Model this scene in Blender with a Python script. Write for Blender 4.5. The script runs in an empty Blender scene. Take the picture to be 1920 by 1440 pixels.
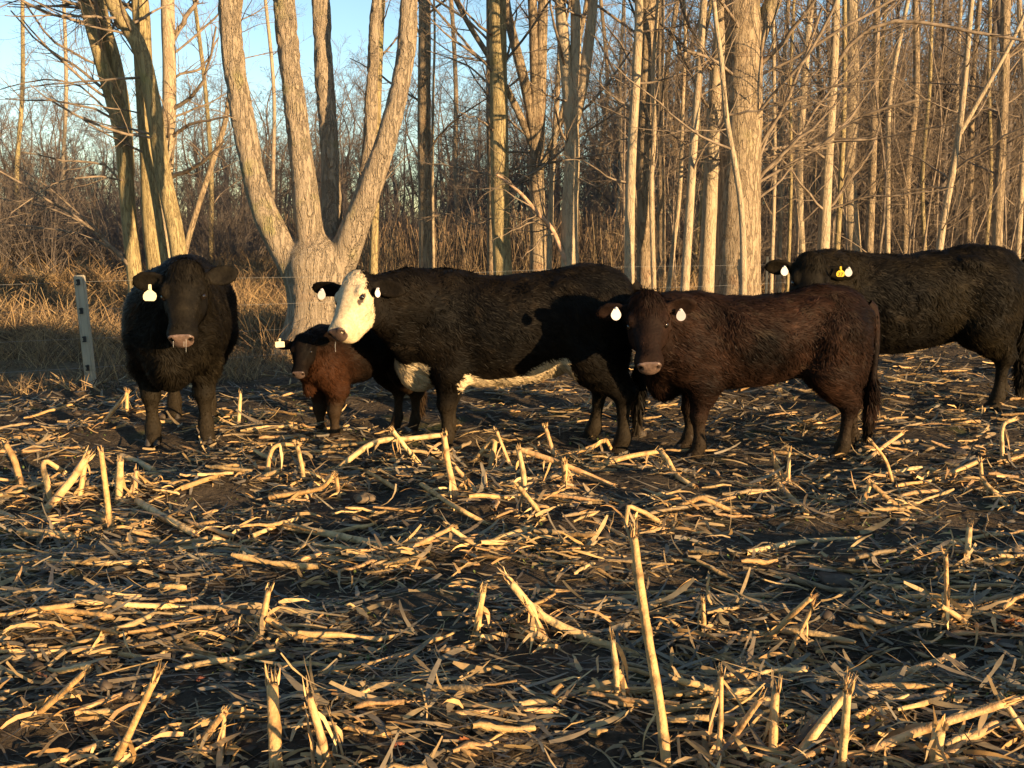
import bpy, math, random
import numpy as np
from mathutils import Vector, Matrix

scene = bpy.context.scene
COL = scene.collection

# ------------------------------------------------------------------ camera
CAM_H, FPX, W0, H0 = 1.55, 2000.0, 1920.0, 1440.0
TILT = math.atan(300.0 / FPX)
cam_data = bpy.data.cameras.new("camera")
cam_data.sensor_fit = 'HORIZONTAL'
cam_data.sensor_width = 36.0
cam_data.lens = 36.0 * FPX / W0
cam_data.clip_start = 0.05
cam_data.clip_end = 6000.0
cam = bpy.data.objects.new("camera", cam_data)
COL.objects.link(cam)
cam.location = (0, 0, CAM_H)
cam.rotation_euler = (math.pi / 2 - TILT, 0, 0)
scene.camera = cam

# ------------------------------------------------------------------ sky, sun, exposure
SUN_AZ, SUN_EL = math.radians(47.0), math.radians(6.2)   # the sun stands behind the camera, to its right
world = bpy.data.worlds.new("World")
scene.world = world
world.use_nodes = True
wn = world.node_tree
sky = wn.nodes.new('ShaderNodeTexSky')
sky.sky_type = 'NISHITA'
sky.sun_disc = False
sky.sun_elevation = SUN_EL
sky.sun_rotation = math.pi - SUN_AZ
sky.altitude = 200
sky.air_density = 0.85
sky.dust_density = 0.2
sky.ozone_density = 1.6
wn.links.new(sky.outputs[0], wn.nodes['Background'].inputs[0])
wn.nodes['Background'].inputs[1].default_value = 0.12

sun_data = bpy.data.lights.new("sun", 'SUN')
sun_data.energy = 5.0
sun_data.angle = math.radians(0.5)
sun_data.color = (1.0, 0.69, 0.36)
sun = bpy.data.objects.new("sun", sun_data)
COL.objects.link(sun)
SUN_DIR = Vector((-math.sin(SUN_AZ) * math.cos(SUN_EL), math.cos(SUN_AZ) * math.cos(SUN_EL), -math.sin(SUN_EL)))
sun.rotation_euler = SUN_DIR.to_track_quat('-Z', 'Y').to_euler()
sun.location = (20, -20, 12)

scene.view_settings.view_transform = 'Standard'
scene.view_settings.look = 'None'
scene.view_settings.gamma = 1.0
scene.view_settings.exposure = 1.32
scene.view_settings.use_curve_mapping = False
scene.cycles.max_bounces = 4
scene.cycles.diffuse_bounces = 2
scene.cycles.glossy_bounces = 2

# ------------------------------------------------------------------ photo geometry
CT, ST_ = math.cos(TILT), math.sin(TILT)

def ray(px, py):
    u = (px - W0 / 2) / FPX
    v = (H0 / 2 - py) / FPX
    return np.array([u, CT + v * ST_, -ST_ + v * CT])

def at(px, py, Y):
    d = ray(px, py)
    return np.array([0, 0, CAM_H]) + d * (Y / d[1])

# ------------------------------------------------------------------ noise
def _hash(ix, iy, iz, seed):
    n = (ix * 374761393 + iy * 668265263 + iz * 2147483647 + seed * 1274126177) & 0xffffffff
    n = ((n ^ (n >> 13)) * 1274126177) & 0xffffffff
    n = ((n ^ (n >> 16)) * 668265263) & 0xffffffff
    return ((n ^ (n >> 15)) & 0xffff) / 65535.0

def vnoise(x, y, z=0.0, seed=0):
    x, y, z = np.broadcast_arrays(np.asarray(x, float), np.asarray(y, float), np.asarray(z, float))
    ix, iy, iz = np.floor(x).astype(np.int64), np.floor(y).astype(np.int64), np.floor(z).astype(np.int64)
    fx, fy, fz = x - ix, y - iy, z - iz
    fx, fy, fz = fx * fx * (3 - 2 * fx), fy * fy * (3 - 2 * fy), fz * fz * (3 - 2 * fz)
    r = 0
    for dx in (0, 1):
        for dy in (0, 1):
            for dz in (0, 1):
                w = (fx if dx else 1 - fx) * (fy if dy else 1 - fy) * (fz if dz else 1 - fz)
                r = r + w * _hash(ix + dx, iy + dy, iz + dz, seed)
    return r * 2 - 1

def fbm(x, y, z=0.0, seed=0, octv=3):
    r, a, f = 0, 1.0, 1.0
    for o in range(octv):
        r = r + a * vnoise(np.asarray(x) * f, np.asarray(y) * f, np.asarray(z) * f, seed + o * 17)
        a *= 0.5; f *= 2.03
    return r

# ------------------------------------------------------------------ mesh helpers
def make_mesh(name, V, F, mat=None, cols=None, normals=None, smooth=True):
    V = np.ascontiguousarray(V, dtype=np.float32)
    F = np.ascontiguousarray(F, dtype=np.int32)
    n = F.shape[1]
    me = bpy.data.meshes.new(name)
    me.vertices.add(len(V)); me.vertices.foreach_set('co', V.ravel())
    me.loops.add(F.size); me.loops.foreach_set('vertex_index', F.ravel())
    me.polygons.add(len(F))
    me.polygons.foreach_set('loop_start', np.arange(len(F), dtype=np.int32) * n)
    if smooth:
        me.polygons.foreach_set('use_smooth', np.ones(len(F), dtype=bool))
    me.update(calc_edges=True)
    if cols is not None:
        c = np.ones((len(V), 4), dtype=np.float32); c[:, :3] = np.clip(cols, 0, 1)
        a = me.color_attributes.new('Col', 'FLOAT_COLOR', 'POINT')
        a.data.foreach_set('color', c.ravel())
    if normals is not None:
        me.normals_split_custom_set_from_vertices(np.asarray(normals, dtype=np.float32))
    if mat is not None:
        me.materials.append(mat)
    return me

def link(name, me, parent=None, label=None, cat=None, group=None, kind=None):
    o = bpy.data.objects.new(name, me)
    COL.objects.link(o)
    if parent is not None: o.parent = parent
    if label: o['label'] = label
    if cat: o['category'] = cat
    if group: o['group'] = group
    if kind: o['kind'] = kind
    return o

def merge(parts):
    """parts: list of (V, F, C or None) with equal face size"""
    Vs, Fs, Cs, off = [], [], [], 0
    for V, F, C in parts:
        Vs.append(V); Fs.append(np.asarray(F) + off); off += len(V)
        Cs.append(C if C is not None else np.ones((len(V), 3)) * 0.5)
    return np.concatenate(Vs), np.concatenate(Fs), np.concatenate(Cs)

def norm(v):
    v = np.asarray(v, float)
    return v / np.maximum(np.linalg.norm(v, axis=-1, keepdims=True), 1e-9)

def tangents(P):
    T = np.empty_like(P)
    T[:, 1:-1] = P[:, 2:] - P[:, :-2]
    T[:, 0] = P[:, 1] - P[:, 0]
    T[:, -1] = P[:, -1] - P[:, -2]
    return norm(T)

def frames(P):
    T = tangents(P)
    D = norm(P[:, -1] - P[:, 0])
    ref = np.where(np.abs(D[:, 2:3]) > 0.8, np.array([[1.0, 0, 0]]), np.array([[0, 0, 1.0]]))
    A = norm(np.cross(ref[:, None, :], T))
    B = np.cross(T, A)
    return T, A, B

def tubes(P, R, S=4, twist=0.0):
    """N polylines of K points -> quads"""
    P = np.asarray(P, float); R = np.asarray(R, float)
    N, K, _ = P.shape
    T, A, B = frames(P)
    th = np.arange(S) / S * 2 * np.pi + twist
    V = P[:, :, None, :] + R[:, :, None, None] * (np.cos(th)[None, None, :, None] * A[:, :, None, :] + np.sin(th)[None, None, :, None] * B[:, :, None, :])
    idx = np.arange(N * K * S).reshape(N, K, S)
    a = idx[:, :-1, :]; b = np.roll(idx, -1, axis=2)[:, :-1, :]
    c = np.roll(idx, -1, axis=2)[:, 1:, :]; d = idx[:, 1:, :]
    F = np.stack([a, b, c, d], -1).reshape(-1, 4)
    return V.reshape(-1, 3), F

def ribbons(P, Wd, side):
    """N polylines K points, half-width Wd (N,K), side vectors (N,K,3) -> quads"""
    N, K, _ = P.shape
    L = P - side * Wd[..., None]; Rr = P + side * Wd[..., None]
    V = np.stack([L, Rr], 2)
    idx = np.arange(N * K * 2).reshape(N, K, 2)
    F = np.stack([idx[:, :-1, 0], idx[:, :-1, 1], idx[:, 1:, 1], idx[:, 1:, 0]], -1).reshape(-1, 4)
    return V.reshape(-1, 3), F

def resample(pts, n):
    pts = np.asarray(pts, float)
    if len(pts) > 2:                                   # Catmull-Rom first
        e = np.vstack([2 * pts[0] - pts[1], pts, 2 * pts[-1] - pts[-2]])
        out = []
        for i in range(1, len(e) - 2):
            p0, p1, p2, p3 = e[i - 1], e[i], e[i + 1], e[i + 2]
            for t in np.linspace(0, 1, 9)[:-1]:
                out.append(0.5 * (2 * p1 + (p2 - p0) * t + (2 * p0 - 5 * p1 + 4 * p2 - p3) * t * t + (3 * p1 - p0 - 3 * p2 + p3) * t ** 3))
        out.append(pts[-1]); pts = np.array(out)
    s = np.r_[0, np.cumsum(np.linalg.norm(np.diff(pts, axis=0), axis=1))]
    q = np.linspace(0, s[-1], n)
    return np.stack([np.interp(q, s, pts[:, k]) for k in range(pts.shape[1])], 1)

# ------------------------------------------------------------------ implicit surfaces
class Field:
    def __init__(self, lo, hi, h):
        self.lo = np.array(lo, float); self.h = h
        self.n = np.ceil((np.array(hi) - self.lo) / h).astype(int) + 1
        self.ax = [self.lo[i] + h * np.arange(self.n[i]) for i in range(3)]
        self.vol = np.full(self.n, 1.0)

    def _sl(self, lo, hi):
        a = np.clip(np.floor((np.array(lo) - self.lo) / self.h).astype(int), 0, self.n - 1)
        b = np.clip(np.ceil((np.array(hi) - self.lo) / self.h).astype(int) + 1, 1, self.n)
        return tuple(slice(i, j) for i, j in zip(a, b))

    def _grid(self, sl):
        return self.ax[0][sl[0]][:, None, None], self.ax[1][sl[1]][None, :, None], self.ax[2][sl[2]][None, None, :]

    def add(self, f, lo, hi, k=0.03, m=None, cut=False):
        m = k + 3 * self.h if m is None else m
        sl = self._sl(np.array(lo) - m, np.array(hi) + m)
        d = f(*self._grid(sl)); v = self.vol[sl]
        if cut:
            d = -d
            hh = np.maximum(k - np.abs(v - d), 0) / k
            self.vol[sl] = np.maximum(v, d) + hh * hh * k * 0.25
        else:
            hh = np.maximum(k - np.abs(v - d), 0) / k
            self.vol[sl] = np.minimum(v, d) - hh * hh * k * 0.25

    def cone(self, a, b, ra, rb, k=0.03, sq=None):
        a, b = np.array(a, float), np.array(b, float)
        ab = b - a; L2 = max(ab @ ab, 1e-9)
        def f(X, Y, Z):
            t = np.clip(((X - a[0]) * ab[0] + (Y - a[1]) * ab[1] + (Z - a[2]) * ab[2]) / L2, 0, 1)
            dx, dy, dz = X - a[0] - t * ab[0], Y - a[1] - t * ab[1], Z - a[2] - t * ab[2]
            return np.sqrt(dx * dx + dy * dy + dz * dz) - (ra + (rb - ra) * t)
        r = max(ra, rb)
        self.add(f, np.minimum(a, b) - r, np.maximum(a, b) + r, k)

    def ell(self, c, r, M=None, k=0.03, cut=False):
        c = np.array(c, float); r = np.array(r, float)
        M = np.eye(3) if M is None else np.array(M, float)      # rows: axes
        def f(X, Y, Z):
            dx, dy, dz = X - c[0], Y - c[1], Z - c[2]
            k0 = k1 = 0
            for i in range(3):
                q = (dx * M[i, 0] + dy * M[i, 1] + dz * M[i, 2]) / r[i]
                k0 = k0 + q * q; k1 = k1 + (q / r[i]) ** 2
            k0 = np.sqrt(k0); k1 = np.sqrt(np.maximum(k1, 1e-12))
            return k0 * (k0 - 1) / k1
        R = np.sqrt(((M * r[:, None]) ** 2).sum(0))
        self.add(f, c - R, c + R, k, cut=cut)

    def mesh(self):
        v = self.vol; n = self.n; s = v < 0
        C = [(i, j, k) for i in (0, 1) for j in (0, 1) for k in (0, 1)]
        cs = lambda arr, c: arr[c[0]:n[0] - 1 + c[0], c[1]:n[1] - 1 + c[1], c[2]:n[2] - 1 + c[2]]
        cnt = sum(cs(s, c).astype(np.int8) for c in C)
        act = (cnt > 0) & (cnt < 8)
        I = np.argwhere(act)
        acc = np.zeros((len(I), 3)); w = np.zeros(len(I))
        for c1 in C:
            for ax in range(3):
                if c1[ax]: continue
                c2 = list(c1); c2[ax] = 1
                a = v[I[:, 0] + c1[0], I[:, 1] + c1[1], I[:, 2] + c1[2]]
                b = v[I[:, 0] + c2[0], I[:, 1] + c2[1], I[:, 2] + c2[2]]
                m = (a < 0) != (b < 0)
                t = np.where(m, a / np.where(m, a - b, 1), 0)
                p = np.tile(np.array(c1, float), (len(I), 1)); p[:, ax] += t
                acc += p * m[:, None]; w += m
        V = self.lo + (I + acc / w[:, None]) * self.h
        ids = np.full(act.shape, -1, dtype=np.int64); ids[act] = np.arange(len(I))
        Fs = []
        for ax in range(3):
            u, q = [(1, 2), (2, 0), (0, 1)][ax]
            sa = [slice(None)] * 3; sb = [slice(None)] * 3
            sa[ax] = slice(0, n[ax] - 1); sb[ax] = slice(1, n[ax])
            A, Bq = s[tuple(sa)], s[tuple(sb)]
            E = np.argwhere(A != Bq)
            E = E[(E[:, u] > 0) & (E[:, q] > 0) & (E[:, u] < n[u] - 1) & (E[:, q] < n[q] - 1)]
            flip = A[E[:, 0], E[:, 1], E[:, 2]]
            def cid(du, dq):
                e = E.copy(); e[:, u] -= du; e[:, q] -= dq
                return ids[e[:, 0], e[:, 1], e[:, 2]]
            quad = np.stack([cid(1, 1), cid(0, 1), cid(0, 0), cid(1, 0)], -1)
            quad[~flip] = quad[~flip][:, ::-1]
            Fs.append(quad)
        F = np.concatenate(Fs)
        F = F[(F >= 0).all(1)]
        return V, F

def smooth_mesh(V, F, it=2, f=0.5):
    e = np.concatenate([F[:, [0, 1]], F[:, [1, 2]], F[:, [2, 3]], F[:, [3, 0]]])
    e = np.concatenate([e, e[:, ::-1]])
    deg = np.bincount(e[:, 0], minlength=len(V)).astype(float)
    for _ in range(it):
        S = np.stack([np.bincount(e[:, 0], V[e[:, 1], k], len(V)) for k in range(3)], 1) / np.maximum(deg, 1)[:, None]
        V = V + f * (S - V)
    return V

def vert_normals(V, F):
    n = np.cross(V[F[:, 2]] - V[F[:, 0]], V[F[:, 3]] - V[F[:, 1]])
    N = np.zeros_like(V)
    for k in range(4):
        for c in range(3):
            N[:, c] += np.bincount(F[:, k], n[:, c], len(V))
    return norm(N)

# ------------------------------------------------------------------ materials
def new_mat(name):
    m = bpy.data.materials.new(name); m.use_nodes = True
    return m, m.node_tree, m.node_tree.nodes['Principled BSDF']

def nd(nt, t, **kw):
    n = nt.nodes.new(t)
    for k, v in kw.items(): setattr(n, k, v)
    return n

def attr_mat(name, rough=0.7, spec=0.3, nscale=40.0, namp=0.35, bump=0.0, bscale=80.0, stretch=(1, 1, 1), sheen=0.0, trans=0.0):
    """colour from the mesh's own colour attribute, broken up by noise"""
    m, nt, b = new_mat(name)
    at_ = nd(nt, 'ShaderNodeAttribute', attribute_name='Col')
    tc = nd(nt, 'ShaderNodeTexCoord')
    mp = nd(nt, 'ShaderNodeMapping'); mp.inputs['Scale'].default_value = stretch
    nt.links.new(tc.outputs['Object'], mp.inputs[0])
    nz = nd(nt, 'ShaderNodeTexNoise'); nz.inputs['Scale'].default_value = nscale; nz.inputs['Detail'].default_value = 3
    nt.links.new(mp.outputs[0], nz.inputs['Vector'])
    mr = nd(nt, 'ShaderNodeMapRange'); mr.inputs['From Min'].default_value = 0.25; mr.inputs['From Max'].default_value = 0.75
    mr.inputs['To Min'].default_value = 1 - namp; mr.inputs['To Max'].default_value = 1 + namp
    nt.links.new(nz.outputs[0], mr.inputs[0])
    mx = nd(nt, 'ShaderNodeVectorMath', operation='SCALE')
    nt.links.new(at_.outputs['Color'], mx.inputs[0]); nt.links.new(mr.outputs[0], mx.inputs['Scale'])
    nt.links.new(mx.outputs[0], b.inputs['Base Color'])
    b.inputs['Roughness'].default_value = rough
    b.inputs['Specular IOR Level'].default_value = spec
    if sheen: b.inputs['Sheen Weight'].default_value = sheen
    if bump:
        n2 = nd(nt, 'ShaderNodeTexNoise'); n2.inputs['Scale'].default_value = bscale; n2.inputs['Detail'].default_value = 4
        nt.links.new(mp.outputs[0], n2.inputs['Vector'])
        bp = nd(nt, 'ShaderNodeBump'); bp.inputs['Strength'].default_value = bump; bp.inputs['Distance'].default_value = 0.02
        nt.links.new(n2.outputs[0], bp.inputs['Height']); nt.links.new(bp.outputs[0], b.inputs['Normal'])
    return m

def flat_mat(name, col, rough=0.6, spec=0.4, nscale=30.0, namp=0.2, bump=0.0):
    m, nt, b = new_mat(name)
    tc = nd(nt, 'ShaderNodeTexCoord')
    nz = nd(nt, 'ShaderNodeTexNoise'); nz.inputs['Scale'].default_value = nscale; nz.inputs['Detail'].default_value = 4
    nt.links.new(tc.outputs['Object'], nz.inputs['Vector'])
    cr = nd(nt, 'ShaderNodeValToRGB')
    cr.color_ramp.elements[0].position = 0.3; cr.color_ramp.elements[1].position = 0.7
    cr.color_ramp.elements[0].color = (*[c * (1 - namp) for c in col], 1)
    cr.color_ramp.elements[1].color = (*[min(1, c * (1 + namp)) for c in col], 1)
    nt.links.new(nz.outputs[0], cr.inputs[0]); nt.links.new(cr.outputs[0], b.inputs['Base Color'])
    b.inputs['Roughness'].default_value = rough; b.inputs['Specular IOR Level'].default_value = spec
    if bump:
        bp = nd(nt, 'ShaderNodeBump'); bp.inputs['Strength'].default_value = bump; bp.inputs['Distance'].default_value = 0.01
        nt.links.new(nz.outputs[0], bp.inputs['Height']); nt.links.new(bp.outputs[0], b.inputs['Normal'])
    return m

def bark_mat(name, c0, c1, vs=9.0, stretch=0.25, bump=0.8, lichen=0.0, dist=0.03, crack=0.055, warm=0.0, line=0.6):
    """bark: thin wandering cracks between plates, mottled colour, optional lichen"""
    m, nt, b = new_mat(name)
    tc = nd(nt, 'ShaderNodeTexCoord')
    mp = nd(nt, 'ShaderNodeMapping'); mp.inputs['Scale'].default_value = (1, 1, stretch)
    nt.links.new(tc.outputs['Object'], mp.inputs[0])
    def noise(sc, det, vec, rough=0.6):
        n = nd(nt, 'ShaderNodeTexNoise'); n.inputs['Scale'].default_value = sc; n.inputs['Detail'].default_value = det; n.inputs['Roughness'].default_value = rough
        nt.links.new(vec, n.inputs['Vector']); return n.outputs[0]
    def math_(op, a, bv=None):
        n = nd(nt, 'ShaderNodeMath', operation=op)
        for i, q in enumerate((a, bv)):
            if q is None: continue
            if isinstance(q, (int, float)): n.inputs[i].default_value = q
            else: nt.links.new(q, n.inputs[i])
        return n.outputs[0]
    def rng_(v, a, bb, lo=0.0, hi=1.0):
        n = nd(nt, 'ShaderNodeMapRange', interpolation_type='SMOOTHSTEP'); nt.links.new(v, n.inputs[0])
        for k, q in zip(('From Min', 'From Max', 'To Min', 'To Max'), (a, bb, lo, hi)): n.inputs[k].default_value = q
        return n.outputs[0]
    n1 = noise(vs, 4, mp.outputs[0]); n2 = noise(vs * 1.9, 5, mp.outputs[0]); grain = noise(vs * 6, 6, mp.outputs[0], 0.7)
    k1 = rng_(math_('ABSOLUTE', math_('SUBTRACT', n1, 0.5)), 0.0, crack)
    k2 = rng_(math_('ABSOLUTE', math_('SUBTRACT', n2, 0.5)), 0.0, crack * 0.8, 0.7, 1.0)
    plate = math_('MULTIPLY', k1, k2)
    h = math_('ADD', math_('MULTIPLY', plate, 0.7), math_('MULTIPLY', grain, 0.5))
    tone = math_('MULTIPLY', rng_(plate, 0.0, 0.8, line, 1.0), rng_(grain, 0.25, 0.75, 0.84, 1.08))
    mx0 = nd(nt, 'ShaderNodeMix', data_type='RGBA'); mx0.inputs['A'].default_value = (*c0, 1); mx0.inputs['B'].default_value = (*c1, 1)
    nt.links.new(tone, mx0.inputs['Factor']); colour = mx0.outputs['Result']
    big = noise(1.9, 5, tc.outputs['Object'])
    if lichen:
        lf = rng_(big, 0.56, 0.70, 0.0, lichen)
        mx = nd(nt, 'ShaderNodeMix', data_type='RGBA'); mx.inputs['B'].default_value = (0.30, 0.28, 0.10, 1)
        nt.links.new(lf, mx.inputs['Factor']); nt.links.new(colour, mx.inputs['A']); colour = mx.outputs['Result']
    if warm:
        lf = rng_(big, 0.44, 0.30, 0.0, warm)
        mx = nd(nt, 'ShaderNodeMix', data_type='RGBA'); mx.inputs['B'].default_value = (0.36, 0.19, 0.11, 1)
        nt.links.new(lf, mx.inputs['Factor']); nt.links.new(colour, mx.inputs['A']); colour = mx.outputs['Result']
    nt.links.new(colour, b.inputs['Base Color'])
    bp = nd(nt, 'ShaderNodeBump'); bp.inputs['Strength'].default_value = bump; bp.inputs['Distance'].default_value = dist
    nt.links.new(h, bp.inputs['Height']); nt.links.new(bp.outputs[0], b.inputs['Normal'])
    b.inputs['Roughness'].default_value = 0.85; b.inputs['Specular IOR Level'].default_value = 0.12
    return m

# ------------------------------------------------------------------ masses: many copies of a few clumps under one object
def gn_scatter(name, protos, pos, rot, scl, label, cat):
    """protos: list of meshes; pos (N,3), rot (N,) about z, scl (N,)"""
    pc = bpy.data.collections.new(name + '_clumps')
    for k, me in enumerate(protos):
        pc.objects.link(bpy.data.objects.new(name + '_clump', me))
    n = len(pos)
    me = bpy.data.meshes.new(name); me.vertices.add(n); me.vertices.foreach_set('co', np.asarray(pos, np.float32).ravel())
    for nm, val in (('rz', rot), ('sc', scl)):
        a = me.attributes.new(nm, 'FLOAT', 'POINT'); a.data.foreach_set('value', np.asarray(val, np.float32))
    o = link(name, me, label=label, cat=cat, kind='stuff')
    ng = bpy.data.node_groups.new(name + '_scatter', 'GeometryNodeTree')
    ng.interface.new_socket('Geometry', in_out='INPUT', socket_type='NodeSocketGeometry')
    ng.interface.new_socket('Geometry', in_out='OUTPUT', socket_type='NodeSocketGeometry')
    N = ng.nodes.new; L = ng.links.new
    gi, go = N('NodeGroupInput'), N('NodeGroupOutput')
    ci = N('GeometryNodeCollectionInfo'); ci.inputs['Collection'].default_value = pc; ci.inputs['Separate Children'].default_value = True; ci.inputs['Reset Children'].default_value = True
    mp_ = N('GeometryNodeMeshToPoints')
    ip = N('GeometryNodeInstanceOnPoints'); ip.inputs['Pick Instance'].default_value = True
    r1 = N('GeometryNodeInputNamedAttribute'); r1.data_type = 'FLOAT'; r1.inputs[0].default_value = 'rz'
    r2 = N('GeometryNodeInputNamedAttribute'); r2.data_type = 'FLOAT'; r2.inputs[0].default_value = 'sc'
    cx = N('ShaderNodeCombineXYZ'); L(r1.outputs[0], cx.inputs['Z'])
    L(gi.outputs[0], mp_.inputs[0]); L(mp_.outputs[0], ip.inputs['Points']); L(ci.outputs[0], ip.inputs['Instance'])
    L(cx.outputs[0], ip.inputs['Rotation']); L(r2.outputs[0], ip.inputs['Scale']); L(ip.outputs[0], go.inputs[0])
    md = o.modifiers.new('scatter', 'NODES'); md.node_group = ng
    return o
# ================================================================== GROUND
def fence_y(x):
    return 10.2 + 0.636 * (np.asarray(x, float) + 4.05)

def ground_z(x, y):
    x = np.asarray(x, float); y = np.asarray(y, float)
    beyond = np.clip((y - fence_y(x) + 0.9) / 1.2, 0, 1)
    rows = 0.026 * np.sin(2 * np.pi * (y + 0.10 * vnoise(x * 0.5, y * 0.2, seed=3)) / 0.76)
    field = rows + 0.052 * fbm(x * 1.1, y * 1.3, seed=5) + 0.016 * fbm(x * 6, y * 6, seed=9, octv=2)
    left = np.clip((-4.0 - x) / 6.0, 0, 1) * np.clip((y - 14) / 10, 0, 1)
    wild = 0.10 * fbm(x * 0.6, y * 0.6, seed=21) + 0.02 * fbm(x * 3, y * 3, seed=22) + 0.55 * left * (fbm(x * 0.33, y * 0.5, seed=31, octv=2) + 0.25)
    fade = np.clip((300 - np.hypot(x, y)) / 200, 0, 1)
    return (field * (1 - beyond) + wild * beyond) * fade

def on_ground(px, py, lift=0.0):
    d = ray(px, py)
    t = CAM_H / -d[2]
    for _ in range(6):
        p = np.array([0, 0, CAM_H]) + d * t
        t += (p[2] - (float(ground_z(p[0], p[1])) + lift)) / -d[2]
    return np.array([0, 0, CAM_H]) + d * t

def ground_mat():
    m, nt, b = new_mat('field_soil')
    geo = nd(nt, 'ShaderNodeNewGeometry')
    sep = nd(nt, 'ShaderNodeSeparateXYZ'); nt.links.new(geo.outputs['Position'], sep.inputs[0])
    # signed distance past the fence line
    ma = nd(nt, 'ShaderNodeMath', operation='MULTIPLY_ADD'); ma.inputs[1].default_value = -0.636; ma.inputs[2].default_value = -(10.2 + 0.636 * 4.05) + 0.3
    nt.links.new(sep.outputs['X'], ma.inputs[0])
    ad = nd(nt, 'ShaderNodeMath', operation='ADD'); nt.links.new(ma.outputs[0], ad.inputs[0]); nt.links.new(sep.outputs['Y'], ad.inputs[1])
    nz = nd(nt, 'ShaderNodeTexNoise'); nz.inputs['Scale'].default_value = 1.6; nz.inputs['Detail'].default_value = 6
    nt.links.new(geo.outputs['Position'], nz.inputs['Vector'])
    wob = nd(nt, 'ShaderNodeMath', operation='MULTIPLY_ADD'); wob.inputs[1].default_value = 2.0; nt.links.new(nz.outputs[0], wob.inputs[0])
    a2 = nd(nt, 'ShaderNodeMath', operation='SUBTRACT'); a2.inputs[1].default_value = 1.0
    nt.links.new(ad.outputs[0], wob.inputs[2]); nt.links.new(wob.outputs[0], a2.inputs[0])
    mr = nd(nt, 'ShaderNodeMapRange'); mr.inputs['From Min'].default_value = -0.4; mr.inputs['From Max'].default_value = 0.8
    nt.links.new(a2.outputs[0], mr.inputs[0])
    fine = nd(nt, 'ShaderNodeTexNoise'); fine.inputs['Scale'].default_value = 22; fine.inputs['Detail'].default_value = 8; fine.inputs['Roughness'].default_value = 0.7
    nt.links.new(geo.outputs['Position'], fine.inputs['Vector'])
    soil = nd(nt, 'ShaderNodeValToRGB')
    soil.color_ramp.elements[0].position = 0.32; soil.color_ramp.elements[0].color = (0.030, 0.024, 0.018, 1)
    soil.color_ramp.elements[1].position = 0.7; soil.color_ramp.elements[1].color = (0.115, 0.085, 0.055, 1)
    nt.links.new(fine.outputs[0], soil.inputs[0])
    moss = nd(nt, 'ShaderNodeMapRange'); moss.inputs['From Min'].default_value = 0.60; moss.inputs['From Max'].default_value = 0.70
    nt.links.new(nz.outputs[0], moss.inputs[0])
    mg = nd(nt, 'ShaderNodeMath', operation='MULTIPLY'); mg.inputs[1].default_value = 0.55; nt.links.new(moss.outputs[0], mg.inputs[0])
    mm = nd(nt, 'ShaderNodeMix', data_type='RGBA'); mm.inputs['B'].default_value = (0.065, 0.085, 0.018, 1)
    nt.links.new(mg.outputs[0], mm.inputs['Factor']); nt.links.new(soil.outputs[0], mm.inputs['A'])
    wild = nd(nt, 'ShaderNodeValToRGB')
    wild.color_ramp.elements[0].position = 0.3; wild.color_ramp.elements[0].color = (0.06, 0.042, 0.025, 1)
    wild.color_ramp.elements[1].position = 0.7; wild.color_ramp.elements[1].color = (0.24, 0.165, 0.085, 1)
    nt.links.new(fine.outputs[0], wild.inputs[0])
    mx = nd(nt, 'ShaderNodeMix', data_type='RGBA')
    nt.links.new(mr.outputs[0], mx.inputs['Factor']); nt.links.new(mm.outputs['Result'], mx.inputs['A']); nt.links.new(wild.outputs[0], mx.inputs['B'])
    nt.links.new(mx.outputs['Result'], b.inputs['Base Color'])
    bp = nd(nt, 'ShaderNodeBump'); bp.inputs['Strength'].default_value = 0.9; bp.inputs['Distance'].default_value = 0.03
    nt.links.new(fine.outputs[0], bp.inputs['Height']); nt.links.new(bp.outputs[0], b.inputs['Normal'])
    b.inputs['Roughness'].default_value = 0.95; b.inputs['Specular IOR Level'].default_value = 0.1
    return m

def build_ground():
    ys = np.concatenate([[-1500, -400, -120, -40, -15, -6, -2, 0, 1.2], np.arange(2.0, 16, 0.065), np.arange(16, 45, 0.3), np.arange(45, 120, 3.0), [150, 220, 350, 600, 1000, 1800, 3000]])
    xs = np.concatenate([-np.array([3000, 1500, 700, 350, 200, 120, 80, 60, 45, 35, 28, 23]), np.arange(-19, -9, 0.3), np.arange(-9, 9, 0.085), np.arange(9, 19, 0.3), [19, 23, 28, 35, 45, 60, 80, 120, 200, 350, 700, 1500, 3000]])
    X, Y = np.meshgrid(xs, ys)
    Z = ground_z(X, Y)
    V = np.stack([X, Y, Z], -1).reshape(-1, 3)
    idx = np.arange(len(V)).reshape(X.shape)
    F = np.stack([idx[:-1, :-1], idx[:-1, 1:], idx[1:, 1:], idx[1:, :-1]], -1).reshape(-1, 4)
    link('ground', make_mesh('ground', V, F, ground_mat()), kind='structure')
build_ground()
# ================================================================== TREES
BARK_CHERRY = bark_mat('bark_flaky_grey', (0.15, 0.11, 0.075), (0.385, 0.30, 0.205), vs=10, stretch=0.2, bump=1.0, lichen=0.6, dist=0.07, warm=0.25, crack=0.045, line=0.86)
BARK_MAPLE = bark_mat('bark_tan', (0.14, 0.10, 0.055), (0.40, 0.31, 0.155), vs=16, stretch=0.14, bump=0.9, lichen=0.5, dist=0.03, line=0.42)
BARK_PALE = bark_mat('bark_pale', (0.18, 0.135, 0.085), (0.43, 0.335, 0.215), vs=13, stretch=0.22, bump=0.7, dist=0.02, warm=0.2, line=0.5)
BARK_ROUGH = bark_mat('bark_furrowed', (0.10, 0.07, 0.045), (0.38, 0.285, 0.18), vs=13, stretch=0.2, bump=1.0, dist=0.035, warm=0.3, lichen=0.25, line=0.5)
TWIG = flat_mat('twig_bark', (0.205, 0.155, 0.108), rough=0.8, spec=0.15, nscale=9, namp=0.45)
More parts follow.
